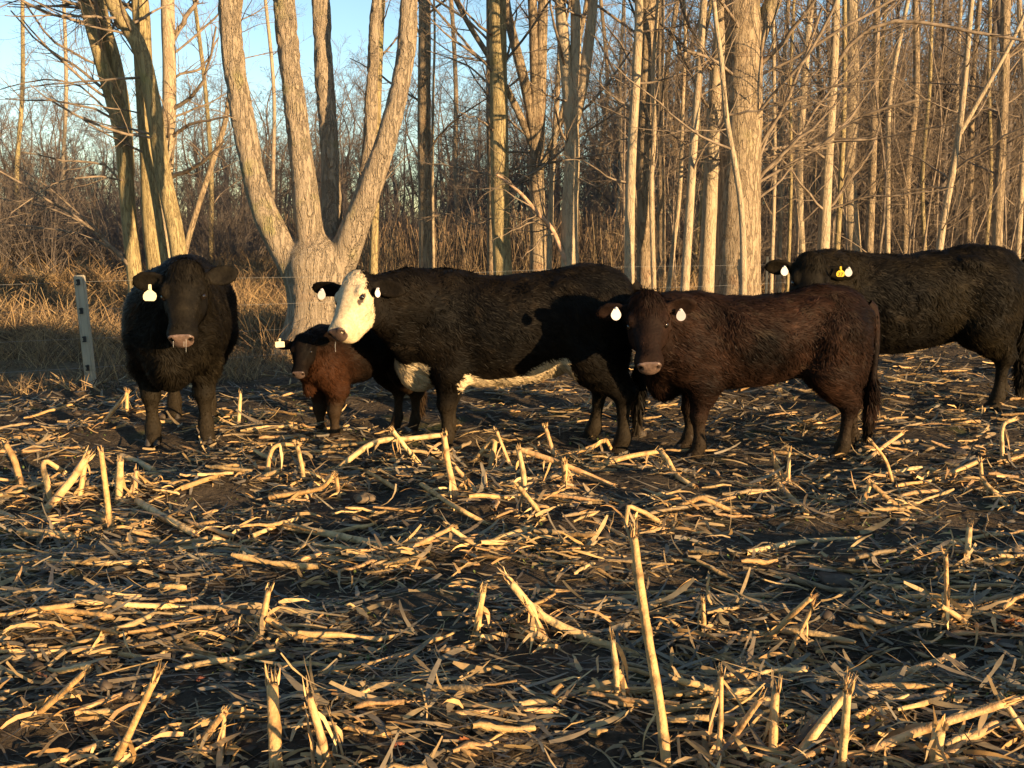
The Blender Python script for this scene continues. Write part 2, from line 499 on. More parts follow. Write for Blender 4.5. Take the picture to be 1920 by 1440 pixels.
TWIG_FAR = flat_mat('far_twigs', (0.135, 0.110, 0.092), rough=0.9, spec=0.1, nscale=0.25, namp=0.35)
DEADWOOD = flat_mat('dead_branch_wood', (0.42, 0.27, 0.17), rough=0.8, spec=0.15, nscale=14, namp=0.35)

def spawn(P, R, rng, n, t0, t1, length, ang, K=7, rf=0.55, up=0.0, wig=0.14, tip=0.22, bias=None, rmin=0.0012):
    """n side shoots from every parent polyline; returns (N*n, K, 3), radii"""
    N, KP, _ = P.shape
    pi = np.repeat(np.arange(N), n); m = len(pi)
    if m == 0: return np.zeros((0, K, 3)), np.zeros((0, K))
    t = rng.uniform(t0, t1, m) * (KP - 1)
    i0 = np.minimum(t.astype(int), KP - 2); f = (t - i0)[:, None]
    p = P[pi, i0] * (1 - f) + P[pi, i0 + 1] * f
    r = (R[pi, i0] * (1 - f[:, 0]) + R[pi, i0 + 1] * f[:, 0])
    T = norm(P[pi, i0 + 1] - P[pi, i0])
    q = rng.normal(size=(m, 3))
    if bias is not None: q = q + np.asarray(bias)
    q = norm(q - T * (q * T).sum(1, keepdims=True))
    a = np.radians(rng.normal(ang[0], ang[1], m))[:, None]
    d = norm(np.cos(a) * T + np.sin(a) * q)
    plen = np.linalg.norm(np.diff(P, axis=1), axis=2).sum(1)[pi]
    L = (length(m, rng) if callable(length) else length * plen * (1 - 0.5 * t / (KP - 1)) * rng.uniform(0.55, 1.25, m))
    out = np.empty((m, K, 3)); out[:, 0] = p
    st = (L / (K - 1))[:, None]
    drift = rng.normal(size=(m, 3)) * wig * 0.6
    for k in range(1, K):
        d = norm(d + wig * rng.normal(size=(m, 3)) + drift * 0.5 + np.array([0, 0, up]))
        out[:, k] = out[:, k - 1] + d * st
    r0 = np.maximum(r * rf * rng.uniform(0.6, 1.1, m), rmin)
    rad = r0[:, None] * np.linspace(1, tip, K)[None]
    return out, np.maximum(rad, rmin * 0.8)

def crown_mesh(levels, sides=(6, 4, 3, 3, 3)):
    parts = []
    for (P, R), S in zip(levels, sides):
        if len(P) == 0: continue
        V, F = tubes(P, R, S); parts.append((V, F, None))
    V, F, _ = merge(parts)
    return V, F

def trunk_mesh(P, R, S, rough, seed, plates=0.0):
    """one stem with bark relief and a flared foot"""
    K = len(P)
    V, F = tubes(P[None], R[None], S)
    th = np.tile(np.arange(S) / S * 2 * np.pi, K); zz = np.repeat(np.r_[0, np.cumsum(np.linalg.norm(np.diff(P, axis=0), axis=1))], S)
    rr = np.repeat(R, S); cen = np.repeat(P, S, axis=0)
    n = fbm(np.cos(th) * 3.0, np.sin(th) * 3.0, zz * 1.1, seed=seed) * 0.5 + vnoise(np.cos(th) * 9, np.sin(th) * 9, zz * 3.5, seed=seed + 9) * 0.5
    V = V + (V - cen) * (rough * n)[:, None]
    top = len(V); V = np.vstack([V, P[-1:]])
    return V, F

def tree(label, Y, pts, w0, w1, mat=BARK_MAPLE, seed=1, top=9.0, S=14, K=40, rough=0.06, stems=(), br=(6, 5, 5), brl=1.6, lo=0.25, up=0.05, ang=(58, 14), bias=None, name='tree', cat='tree', group='trees along the edge of the wood', brr=0.30, hand=(), twr=1.0, flare=1.35, dens=1.4):
    """pts: trunk line as seen in the photo (foot first) at depth Y; w0,w1: trunk widths in photo pixels"""
    rng = np.random.default_rng(seed)
    def line(pp, YY, a, b, isroot=True):
        W = np.array([at(x, y, YY if not np.ndim(YY) else YY[i]) for i, (x, y) in enumerate(pp)])
        YY0 = YY if not np.ndim(YY) else YY[0]
        if isroot:
            g = W[0].copy(); g[:2] = W[0][:2] + (W[0][:2] - W[1][:2]) * min(1.0, max(0, (W[0][2]) / max(0.3, W[1][2] - W[0][2]))) * 0.6; g[2] = float(ground_z(g[0], g[1])) - 0.12
            if W[0][2] > g[2] + 0.25: W = np.vstack([g, W])
            else: W[0] = g
        vis = len(W)
        d = norm(W[-1] - W[-2]) * 0.7 + np.array([0, 0, 0.3])
        while W[-1][2] < top:
            d = norm(d * 0.9 + np.array([0, 0, 0.12]) + 0.06 * rng.normal(size=3)); W = np.vstack([W, W[-1] + d * 1.1])
        P = resample(W, K)
        s_ = np.linspace(0, 1, K); zv = (P[:, 2] - P[0, 2]) / (P[-1, 2] - P[0, 2])
        zt = at(960, 0, YY0)[2]; ft = min(1.0, max(0.05, (zt - P[0, 2]) / (P[-1, 2] - P[0, 2])))
        sc = YY0 / FPX / 2 * 1.01
        R = np.interp(zv, [0, ft, 1.0], [a * sc, b * sc, max(0.012, b * sc * 0.30)])
        if isroot: R = R * (1 + (flare - 1) * np.exp(-np.maximum(P[:, 2] - 0.05, 0) / 0.16))
        return P, R
    root = link(name, None, label=label, cat=cat, group=group)
    P, R = line(pts, Y, w0, w1)
    off = P[0].copy(); off[2] = 0
    root.location = off
    V, F = trunk_mesh(P - off, R, S, rough, seed)
    link('trunk', make_mesh('trunk', V, F, mat), root)
    allP, allR = [P], [R]
    for k, stm in enumerate(stems):
        sp, sw0, sw1 = stm[:3]; sY = stm[3] if len(stm) > 3 else Y
        P2, R2 = line(sp, sY, sw0, sw1, isroot=sp[0][1] > 530)
        V, F = trunk_mesh(P2 - off, R2, max(8, S - 2), rough, seed + 50 + k)
        link('stem', make_mesh('stem', V, F, mat), root)
        allP.append(P2); allR.append(R2)
    PP, RR = np.array(allP), np.array(allR)
    lv = []
    hp, hr = [], []
    for hpts, hw0, hw1 in hand:
        hY = np.linspace(Y, Y + rng.uniform(-1.2, 0.6), len(hpts))
        W = resample([at(x, y, yy) for (x, y), yy in zip(hpts, hY)], 9)
        W[1:-1] += 0.012 * rng.normal(size=(7, 3))
        hp.append(W); hr.append(np.linspace(hw0, hw1, 9) * Y / FPX / 2 * 0.72)
    ftop = min(0.97, 1.25 * (at(960, 0, Y)[2] + 0.6) / max(1.0, PP[0, -1, 2]))
    b1, r1 = spawn(PP, RR, rng, int(br[0] * dens), lo, ftop, lambda m, g: brl * g.uniform(0.45, 1.25, m), ang, K=9, rf=brr, up=up, wig=0.09, bias=bias)
    r1 = np.minimum(r1, 0.022)
    if hp:
        b1 = np.concatenate([b1, np.array(hp)]); r1 = np.concatenate([r1, np.array(hr)])
    b2, r2 = spawn(b1, r1, rng, br[1] + 3, 0.10, 0.98, 0.50, (46, 13), K=7, rf=0.42, up=0.03, wig=0.11)
    b3, r3 = spawn(b2, r2, rng, br[2] + 1, 0.1, 1.0, 0.58, (43, 14), K=4, rf=0.6, up=0.02, wig=0.13, rmin=0.0013 * twr * max(1, Y / 16))
    V, F = crown_mesh([(b1 - off, r1), (b2 - off, r2), (b3 - off, r3)], (6, 4, 3))
    link('crown', make_mesh('crown', V, F, TWIG), root)
    return root

def big_tree():
    """the many-stemmed tree behind the calf: its stems grow out of one bole"""
    Y = 12.9
    label = 'massive multi-stemmed tree with flaky grey bark behind the calf'
    root = link('tree', None, label=label, cat='tree')
    base = at(598, 690, Y); base[2] = 0
    root.location = base
    px = lambda x, y, dy=0.0: at(x, y, Y + dy) - base
    sc = Y / FPX / 2
    stems = [
        ([(592, 600, 0), (556, 510, -.05), (497, 400, -.05), (466, 280, 0), (441, 140, 0), (428, 0, 0.05), (422, -120, .1)], [42, 46, 40, 33, 31, 30, 27]),
        ([(596, 600, 0), (588, 500, -.05), (576, 400, -.1), (560, 250, -.1), (541, 100, -.05), (532, 0, 0), (520, -120, 0)], [42, 48, 40, 32, 31, 30, 27]),
        ([(600, 600, .1), (614, 480, .3), (622, 380, .45), (615, 240, .6), (606, 110, .75), (602, 0, .8), (598, -120, .9)], [42, 42, 30, 26, 26, 26, 24]),
        ([(602, 600, 0), (638, 500, -.1), (672, 410, -.2), (712, 300, -.25), (744, 190, -.25), (762, 90, -.2), (768, 0, -.2), (772, -120, -.1)], [42, 46, 40, 32, 27, 25, 23, 21]),
        ([(604, 600, .1), (645, 480, .2), (680, 380, .3), (692, 280, .4), (698, 150, .5), (706, 0, .5), (712, -120, .6)], [40, 38, 26, 20, 16, 14, 13]),
    ]
    fd = Field([-1.75, -0.95, -0.16], [1.75, 1.75, 5.6], 0.026)
    fd.cone((0, 0.0, -0.3), px(598, 610), 0.40, 0.34, k=0.1); fd.cone(px(598, 610), px(596, 500), 0.34, 0.40, k=0.15)
    for a in range(6):
        th = a * 1.05 + 0.3
        fd.cone((0.2 * math.cos(th), 0.2 * math.sin(th), 0.22), (0.58 * math.cos(th), 0.58 * math.sin(th), -0.12), 0.16, 0.08, k=0.2)
    lines = []
    for pts, w in stems:
        W = np.array([px(*p) for p in pts]); rad = np.array(w) * sc * 1.13
        Pd = resample(np.c_[W, rad], 40)
        lines.append((Pd[:, :3], Pd[:, 3]))
        for i in range(len(Pd) - 1):
            if Pd[i + 1, 2] > 5.7: break
            fd.cone(Pd[i, :3], Pd[i + 1, :3], Pd[i, 3], Pd[i + 1, 3], k=0.05)
    V, F = fd.mesh(); V = smooth_mesh(V, F, 2, 0.5); N = vert_normals(V, F)
    # bark plates: cells with shadowed rims, larger and looser higher up
    up_ = np.clip((V[:, 2] - 1.2) / 2.0, 0.25, 1)
    wv = [V[:, i] + 0.05 * vnoise(V[:, 0] * 6, V[:, 1] * 6, V[:, 2] * 6, seed=60 + i) for i in range(3)]
    pl = np.abs(vnoise(wv[0] * 13, wv[1] * 13, wv[2] * 4, seed=4)) + 0.6 * np.abs(vnoise(wv[0] * 24, wv[1] * 24, wv[2] * 6, seed=6))
    V = V + N * (0.030 * up_ * (np.clip(pl, 0, 0.7) - 0.3) + 0.012 * fbm(V[:, 0] * 3, V[:, 1] * 3, V[:, 2] * 1.5, seed=8))[:, None]
    link('trunk', make_mesh('trunk', V, F, BARK_CHERRY), root)
    rng = np.random.default_rng(5)
    # the stems go on above the bole
    PP, RR = [], []
    for P, R in lines:
        q = P[-12]; W = [P[i] for i in range(len(P)) if 4.6 < P[i][2] < 5.45]; W = W or [P[-2], P[-1]]
        d = norm(W[-1] - W[0]) if len(W) > 1 else np.array([0, 0, 1.0]); W = list(W)
        while W[-1][2] < 11: d = norm(d + 0.08 * rng.normal(size=3) + [0, 0, .05]); W.append(W[-1] + d)
        P2 = resample(W, 24); R2 = np.linspace(R[-1] * 1.02, 0.03, 24)
        V, F = trunk_mesh(P2, R2, 20, 0.06, 70 + len(PP)); link('stem', make_mesh('stem', V, F, BARK_CHERRY), root)
        PP.append(P2); RR.append(R2)
    b1, r1 = spawn(np.array(PP), np.array(RR), rng, 9, 0.05, 0.95, lambda m, g: g.uniform(0.8, 2.4, m), (55, 14), K=9, rf=0.35, up=0.03, wig=0.13)
    lowP = np.array([resample(P[12:], 20) for P, R in lines]); lowR = np.array([np.linspace(0.03, 0.02, 20)] * len(lines))
    c1, s1 = spawn(lowP, lowR, rng, 5, 0.05, 0.95, lambda m, g: g.uniform(0.25, 0.9, m), (65, 14), K=9, rf=0.3, up=0.02, wig=0.2, bias=(0, 0.2, 0))
    b1, r1 = np.concatenate([b1, c1]), np.concatenate([r1, s1])
    b2, r2 = spawn(b1, r1, rng, 6, 0.15, 0.98, 0.45, (48, 14), K=7, rf=0.6, wig=0.18)
    b3, r3 = spawn(b2, r2, rng, 4, 0.1, 1.0, 0.5, (45, 15), K=5, rf=0.7, wig=0.2)
    V, F = crown_mesh([(b1, r1), (b2, r2), (b3, r3)], (6, 4, 3))
    link('crown', make_mesh('crown', V, F, TWIG), root)

def build_trees():
    big_tree()
    # ---- left clump: four stems leaning apart
    tree('clump of yellow-lit leaning stems behind the left black cow', 17.6, [(258, 560), (243, 420), (228, 260), (192, 120), (160, 0)], 30, 24, BARK_MAPLE, 11, S=18, K=46,
         stems=[([(238, 330), (232, 210), (214, 110), (190, 20)], 27, 21, 17.8),
                ([(300, 560), (285, 420), (278, 250), (268, 100), (262, 0)], 36, 30, 18.2),
                ([(345, 560), (330, 440), (305, 320), (288, 200), (262, 90), (210, 0)], 31, 27, 17.0),
                ([(318, 560), (302, 440), (286, 340), (268, 260), (262, 180)], 16, 12, 17.4)],
         br=(7, 6, 5), brl=2.0, lo=0.3, bias=(-0.9, -0.3, 0), ang=(66, 14),
         hand=[([(262, 520), (190, 445), (120, 395), (40, 345), (-40, 300)], 11, 3), ([(258, 505), (170, 430), (95, 390), (0, 372)], 8, 2.5), ([(255, 490), (150, 440), (60, 425), (-30, 420)], 7, 2.5),
               ([(262, 525), (180, 430), (90, 350), (30, 310)], 7, 2.5), ([(235, 345), (190, 310), (120, 300), (40, 285)], 8, 3), ([(228, 235), (180, 205), (110, 190), (10, 185)], 8, 3),
               ([(215, 180), (150, 130), (80, 85), (20, 20)], 9, 3), ([(228, 235), (150, 160), (60, 150), (-20, 175)], 7, 2), ([(245, 340), (185, 330), (100, 345), (20, 400)], 6, 2)])
    tree('pale straight tree with low side limbs just right of the leaning clump', 19.5, [(312, 470), (312, 330), (318, 180), (314, 0)], 26, 24, BARK_PALE, 12,
         hand=[([(318, 335), (350, 320), (385, 300), (420, 265)], 12, 5), ([(322, 205), (360, 180), (390, 130), (405, 50)], 11, 5), ([(318, 85), (345, 40), (370, 0)], 14, 10), ([(318, 260), (355, 235), (400, 225), (440, 215)], 10, 4),
               ([(312, 160), (335, 140), (380, 125), (410, 70)], 8, 4)], br=(6, 6, 5), brl=1.8)
    tree('thin crooked tree between the leaning clump and the massive tree', 20, [(345, 480), (372, 385), (400, 300), (422, 230), (435, 140)], 12, 8, BARK_ROUGH, 13, br=(8, 6, 5), brl=1.8)
    # ---- centre
    tree('thin yellowish tree seen between the massive tree and the dark trunk', 19, [(700, 540), (702, 440), (706, 330), (708, 200), (716, 0)], 16, 12, BARK_MAPLE, 14, br=(4, 5, 5))
    tree('straight trunk standing wholly in shade right of the massive tree', 21.3, [(799, 530), (797, 380), (795, 200), (796, 0)], 27, 22, BARK_ROUGH, 15, br=(6, 6, 5), brl=2.4, lo=0.3)
    tree('thin sunlit sapling hugging the dark trunk', 21.9, [(813, 520), (811, 330), (812, 200), (815, 60)], 6, 4, BARK_PALE, 16, br=(6, 5, 4), brl=0.9)
    tree('straight yellow-lit trunk above the white-faced cow\'s shoulder', 18.2, [(945, 560), (939, 420), (936, 250), (934, 100), (933, 0)], 36, 31, BARK_MAPLE, 17, S=18, br=(9, 6, 5), brl=2.4, lo=0.2,
         hand=[([(932, 330), (880, 320), (830, 310), (770, 300)], 6, 2), ([(935, 180), (890, 130), (850, 110), (800, 95)], 7, 2), ([(932, 250), (900, 225), (860, 210)], 6, 2), ([(930, 70), (890, 40), (860, 0)], 8, 3), ([(938, 400), (890, 420), (840, 400), (800, 415)], 5, 2)])
    tree('darker trunk half hidden behind the yellow-lit trunk', 21.0, [(924, 540), (924, 350), (922, 180), (922, 0)], 22, 20, BARK_ROUGH, 18, br=(5, 5, 5))
    tree('dark forked tree with splayed upper limbs above the white-faced cow\'s back', 20.5, [(1010, 540), (1008, 400), (1006, 300), (1012, 180), (1018, 0)], 34, 18, BARK_ROUGH, 19, S=16,
         stems=[([(1006, 310), (1000, 240), (985, 160), (962, 70), (948, 0)], 22, 16), ([(1004, 270), (1004, 180), (1002, 80), (998, 0)], 22, 17), ([(1004, 285), (985, 240), (962, 190), (925, 120), (870, 30)], 15, 8), ([(1008, 330), (1035, 270), (1056, 205), (1075, 120)], 13, 8, 20.2)], br=(6, 6, 5), brl=1.8)
    tree('slim tree just right of the dark forked tree', 19.6, [(1028, 540), (1032, 430), (1035, 330), (1044, 200), (1050, 60)], 11, 8, BARK_PALE, 20, br=(7, 6, 5), brl=1.2)
    tree('sunlit tree forking into three upright limbs above the cow\'s rump', 17.3, [(1068, 550), (1069, 400), (1073, 290), (1068, 190), (1058, 90), (1050, 0)], 37, 20, BARK_PALE, 21, S=18,
         stems=[([(1072, 250), (1078, 150), (1080, 70), (1078, 0)], 24, 18), ([(1075, 230), (1095, 140), (1106, 60), (1112, 0)], 24, 17)], br=(8, 6, 5), brl=1.9, lo=0.25,
         hand=[([(1070, 190), (1030, 180), (990, 150)], 6, 2), ([(1078, 300), (1120, 290), (1170, 285)], 6, 2), ([(1078, 330), (1115, 350), (1150, 340), (1190, 350)], 5, 2)])
    # ---- right wood edge
    tree('slim pale tree rising beside the heifer\'s ear', 16.0, [(1180, 580), (1180, 450), (1184, 300), (1194, 120), (1198, 0)], 20, 15, BARK_PALE, 22, br=(9, 6, 5), brl=1.5,
         hand=[([(1185, 345), (1140, 330), (1100, 305), (1060, 300)], 6, 2), ([(1190, 255), (1130, 270), (1080, 275)], 5, 2)])
    tree('furrowed brown trunk second from the heifer\'s ear', 18.0, [(1212, 580), (1211, 400), (1210, 250), (1213, 100), (1215, 0)], 34, 30, BARK_ROUGH, 23, S=18, br=(7, 6, 5), brl=2.0)
    tree('thin wavy sapling in front of the furrowed brown trunk', 16.2, [(1228, 590), (1224, 470), (1221, 350), (1227, 240), (1224, 150)], 10, 7, BARK_PALE, 24, br=(8, 5, 4), brl=0.9)
    tree('slender trunk at the left of the gap before the leaning saplings', 22, [(1240, 560), (1240, 380), (1238, 200), (1240, 0)], 16, 12, BARK_ROUGH, 25, br=(6, 5, 5), brl=1.6)
    tree('thin sapling leaning slightly right above the heifer\'s neck', 17.4, [(1250, 570), (1262, 470), (1275, 350), (1280, 200), (1285, 60)], 9, 6, BARK_PALE, 26, br=(8, 5, 4), brl=1.0)
    tree('smooth slim tree leaning right beside the thickest trunk', 15.6, [(1281, 590), (1290, 440), (1300, 280), (1312, 120), (1320, 0)], 18, 12, BARK_PALE, 27, br=(9, 6, 5), brl=1.5)
    tree('medium pale trunk immediately left of the thickest trunk', 16.8, [(1322, 580), (1330, 400), (1338, 220), (1348, 80), (1352, 0)], 30, 22, BARK_PALE, 28, S=18, br=(8, 6, 5), brl=2.0)
    tree('thin leaning sapling crossing in front of the thickest trunk', 14.6, [(1392, 420), (1378, 310), (1362, 220), (1352, 110), (1340, 20)], 13, 8, BARK_PALE, 29, br=(6, 6, 5), brl=1.3,
         hand=[([(1372, 280), (1300, 250), (1230, 190), (1150, 120)], 7, 2), ([(1366, 215), (1440, 205), (1500, 180)], 7, 2)])
    tree('thickest furrowed trunk of the right wood, behind the heifer\'s back', 15.6, [(1383, 600), (1384, 470), (1387, 330), (1393, 180), (1394, 60), (1392, 0)], 88, 62, BARK_ROUGH, 30, S=40, K=110, rough=0.05,
         stems=[([(1396, 140), (1425, 60), (1450, 0), (1480, -80)], 36, 30)], br=(8, 7, 5), brl=2.6, lo=0.2, bias=(1.2, 0.1, 0), ang=(62, 14), flare=1.25,
         hand=[([(1415, 345), (1470, 285), (1530, 235), (1590, 170)], 13, 4), ([(1412, 355), (1460, 300), (1540, 190), (1600, 120)], 11, 4), ([(1418, 250), (1480, 210), (1560, 180), (1650, 90)], 9, 3), ([(1415, 200), (1480, 190), (1570, 160), (1680, 150)], 8, 3),
               ([(1420, 120), (1460, 90), (1500, 40), (1540, -20)], 14, 7), ([(1412, 340), (1440, 250), (1490, 180), (1530, 130)], 10, 4), ([(1350, 300), (1310, 290), (1270, 300)], 6, 2), ([(1412, 380), (1450, 350), (1500, 300), (1555, 270)], 8, 3)])
    tree('bright slim tree standing above the back cow\'s head', 17.2, [(1540, 540), (1546, 420), (1552, 300), (1562, 150), (1568, 0)], 26, 13, BARK_PALE, 31, S=16, br=(14, 7, 5), brl=2.0, lo=0.18,
         hand=[([(1548, 400), (1590, 340), (1630, 290), (1650, 230)], 10, 4), ([(1562, 130), (1620, 55), (1700, 38), (1800, 55), (1930, 78)], 11, 7), ([(1552, 300), (1500, 260), (1470, 220)], 7, 3), ([(1550, 395), (1620, 370), (1700, 365), (1790, 350)], 6, 3), ([(1556, 260), (1640, 260), (1720, 245), (1800, 230)], 6, 3)])
    tree('pale forked sapling leaning right above the back cow\'s spine', 17.6, [(1754, 530), (1768, 420), (1790, 300), (1806, 180), (1822, 0)], 15, 9, BARK_PALE, 32, S=12, stems=[([(1800, 250), (1840, 180), (1880, 110), (1915, 40)], 9, 6)],
         br=(12, 6, 5), brl=1.6, lo=0.15, hand=[([(1790, 320), (1850, 280), (1920, 235), (1990, 200)], 7, 3), ([(1782, 350), (1720, 355), (1650, 350)], 5, 2)])
    tree('dark-edged trunk near the right border, above the back cow\'s rump', 19.5, [(1868, 500), (1872, 380), (1880, 230), (1884, 100), (1886, 0)], 20, 17, BARK_ROUGH, 33, br=(12, 6, 5), brl=1.8)
    # ---- slimmer trees deeper in the wood: (label, px foot, px top, width, depth)
    deep = [('thin lit pole right behind the thickest trunk', 1446, 1452, 8, 21), ('slanting thin pole second right of the thickest trunk', 1460, 1482, 10, 22.5), ('short-limbed pole above the back cow\'s left ear', 1477, 1476, 7, 20),
            ('slender pole behind the back cow\'s poll', 1503, 1512, 16, 24), ('thin dark stem between the back cow\'s poll and the bright slim tree', 1522, 1530, 9, 29),
            ('grey pole close right of the bright slim tree', 1566, 1585, 11, 20.5), ('broad shaded brown trunk right of the bright slim tree', 1602, 1606, 30, 27), ('sunlit trunk touching the broad shaded brown trunk', 1628, 1640, 16, 24),
            ('thin pole with a dark companion above the cow\'s withers', 1644, 1652, 9, 30), ('slanting pole above the back cow\'s withers', 1664, 1690, 10, 25), ('reddish trunk over the middle of the back cow\'s spine', 1696, 1712, 14, 26),
            ('slim straight stem just left of the pale forked sapling', 1736, 1744, 8, 24), ('thin shaded stem right of the pale forked sapling', 1792, 1800, 9, 31), ('reddish furrowed stem over the back cow\'s loin', 1812, 1830, 12, 28),
            ('thin stem left of the dark-edged trunk at the right border', 1846, 1850, 8, 26), ('slender stem at the extreme right border of the picture', 1906, 1915, 12, 25),
            ('dark thin trunk between the furrowed trunk and the leaning saplings', 1262, 1258, 12, 30), ('thin pale stem behind the smooth slim tree', 1302, 1322, 9, 27), ('narrow stem left of the slim pale tree by the heifer\'s ear', 1150, 1158, 8, 34),
            ('slender upright tree left of the wood\'s first furrowed trunk', 1126, 1132, 9, 40), ('thin leaning stem in the hollow left of the massive tree', 395, 372, 9, 30), ('thin stem seen through the massive tree\'s first fork', 512, 498, 8, 34),
            ('slim grey stem between the dark trunk and the yellow-lit trunk', 862, 852, 10, 42), ('faint slim tree at the far left border', 40, 30, 9, 46), ('pale slender tree left of the leaning clump', 128, 118, 8, 40)]
    for k, (lb, a, b_, w, Yd) in enumerate(deep):
        g = 420 + FPX * 1.55 / Yd
        rg = np.random.default_rng(300 + k)
        j = rg.uniform(-13, 13, 3)
        tree(lb, Yd, [(a, g - 40), (a + (b_ - a) * .3 + j[0], 330), (a + (b_ - a) * .65 + j[1], 170), (b_ + j[2], 0)], w, w * 0.75, [BARK_PALE, BARK_ROUGH, BARK_MAPLE][k % 3], 40 + k, S=10, K=24, top=9 + rg.uniform(0, 3) + (Yd > 30) * 2,
             br=(9, 5, 4), brl=1.9, lo=0.15, group='slim trees deeper in the wood')
    # ---- a dead branch propped between the trunks
    pts = resample([at(1058, 482, 17.2), at(1035, 430, 17.2), at(1008, 400, 17.1), at(985, 372, 17.0), at(962, 350, 17.0), at(930, 326, 17.0)], 22)
    foot = pts[0] + norm(pts[0] - pts[2]) * 0.55; foot[2] = max(foot[2], 0.3)
    low = pts[0] + norm(pts[0] - pts[3]) * np.array([1, 1, 1]) * (pts[0][2] / max(1e-3, norm(pts[0] - pts[3])[2] * -1)); low[2] = 0
    pts = np.vstack([resample([low, pts[0]], 8)[:-1], pts]); org = pts[0].copy()
    rt = link('fallen_branch', None, label='bare pinkish dead branch slanting up in front of the forked trunk', cat='branch'); rt.location = org
    V, F = tubes((pts - org)[None], np.interp(np.linspace(0, 1, len(pts)), [0, 1], [0.048, 0.022])[None], 8)
    link('limb', make_mesh('limb', V, F, DEADWOOD), rt)
    rg = np.random.default_rng(8)
    b1, r1 = spawn((pts - org)[None], np.linspace(0.045, 0.02, len(pts))[None], rg, 14, 0.35, 1.0, lambda m, g: g.uniform(0.4, 1.5, m), (50, 18), K=8, rf=0.5, wig=0.2)
    b2, r2 = spawn(b1, r1, rg, 6, 0.1, 1, 0.5, (45, 15), K=6, rf=0.6, wig=0.2)
    V, F = crown_mesh([(b1, r1), (b2, r2)], (5, 3)); link('side_twigs', make_mesh('side_twigs', V, F, TWIG), rt)
build_trees()

# ================================================================== FAR WOODS AND THICKET (uncountable masses)
def proto_tree(rng, h, r, spread, nb=(16, 7, 5)):
    P = np.array([resample(np.array([[0, 0, -0.3], [rng.normal() * .25, rng.normal() * .25, h * .35], [rng.normal() * .6, rng.normal() * .6, h * .7], [rng.normal() * 1.0, rng.normal() * 1.0, h]]), 12)])
    R = np.linspace(r, 0.02, 12)[None]
    b1, r1 = spawn(P, R, rng, nb[0], 0.15, 0.97, lambda m, g: spread * g.uniform(0.4, 1.1, m), (50, 14), K=7, rf=0.5, up=0.06, wig=0.12, rmin=0.012)
    b2, r2 = spawn(b1, r1, rng, nb[1], 0.15, 1.0, 0.5, (42, 12), K=5, rf=0.6, up=0.04, wig=0.15, rmin=0.009)
    b3, r3 = spawn(b2, r2, rng, nb[2], 0.1, 1.0, 0.6, (38, 12), K=4, rf=0.7, up=0.03, wig=0.16, rmin=0.007)
    return crown_mesh([(P, R), (b1, r1), (b2, r2), (b3, r3)], (6, 4, 3, 3))

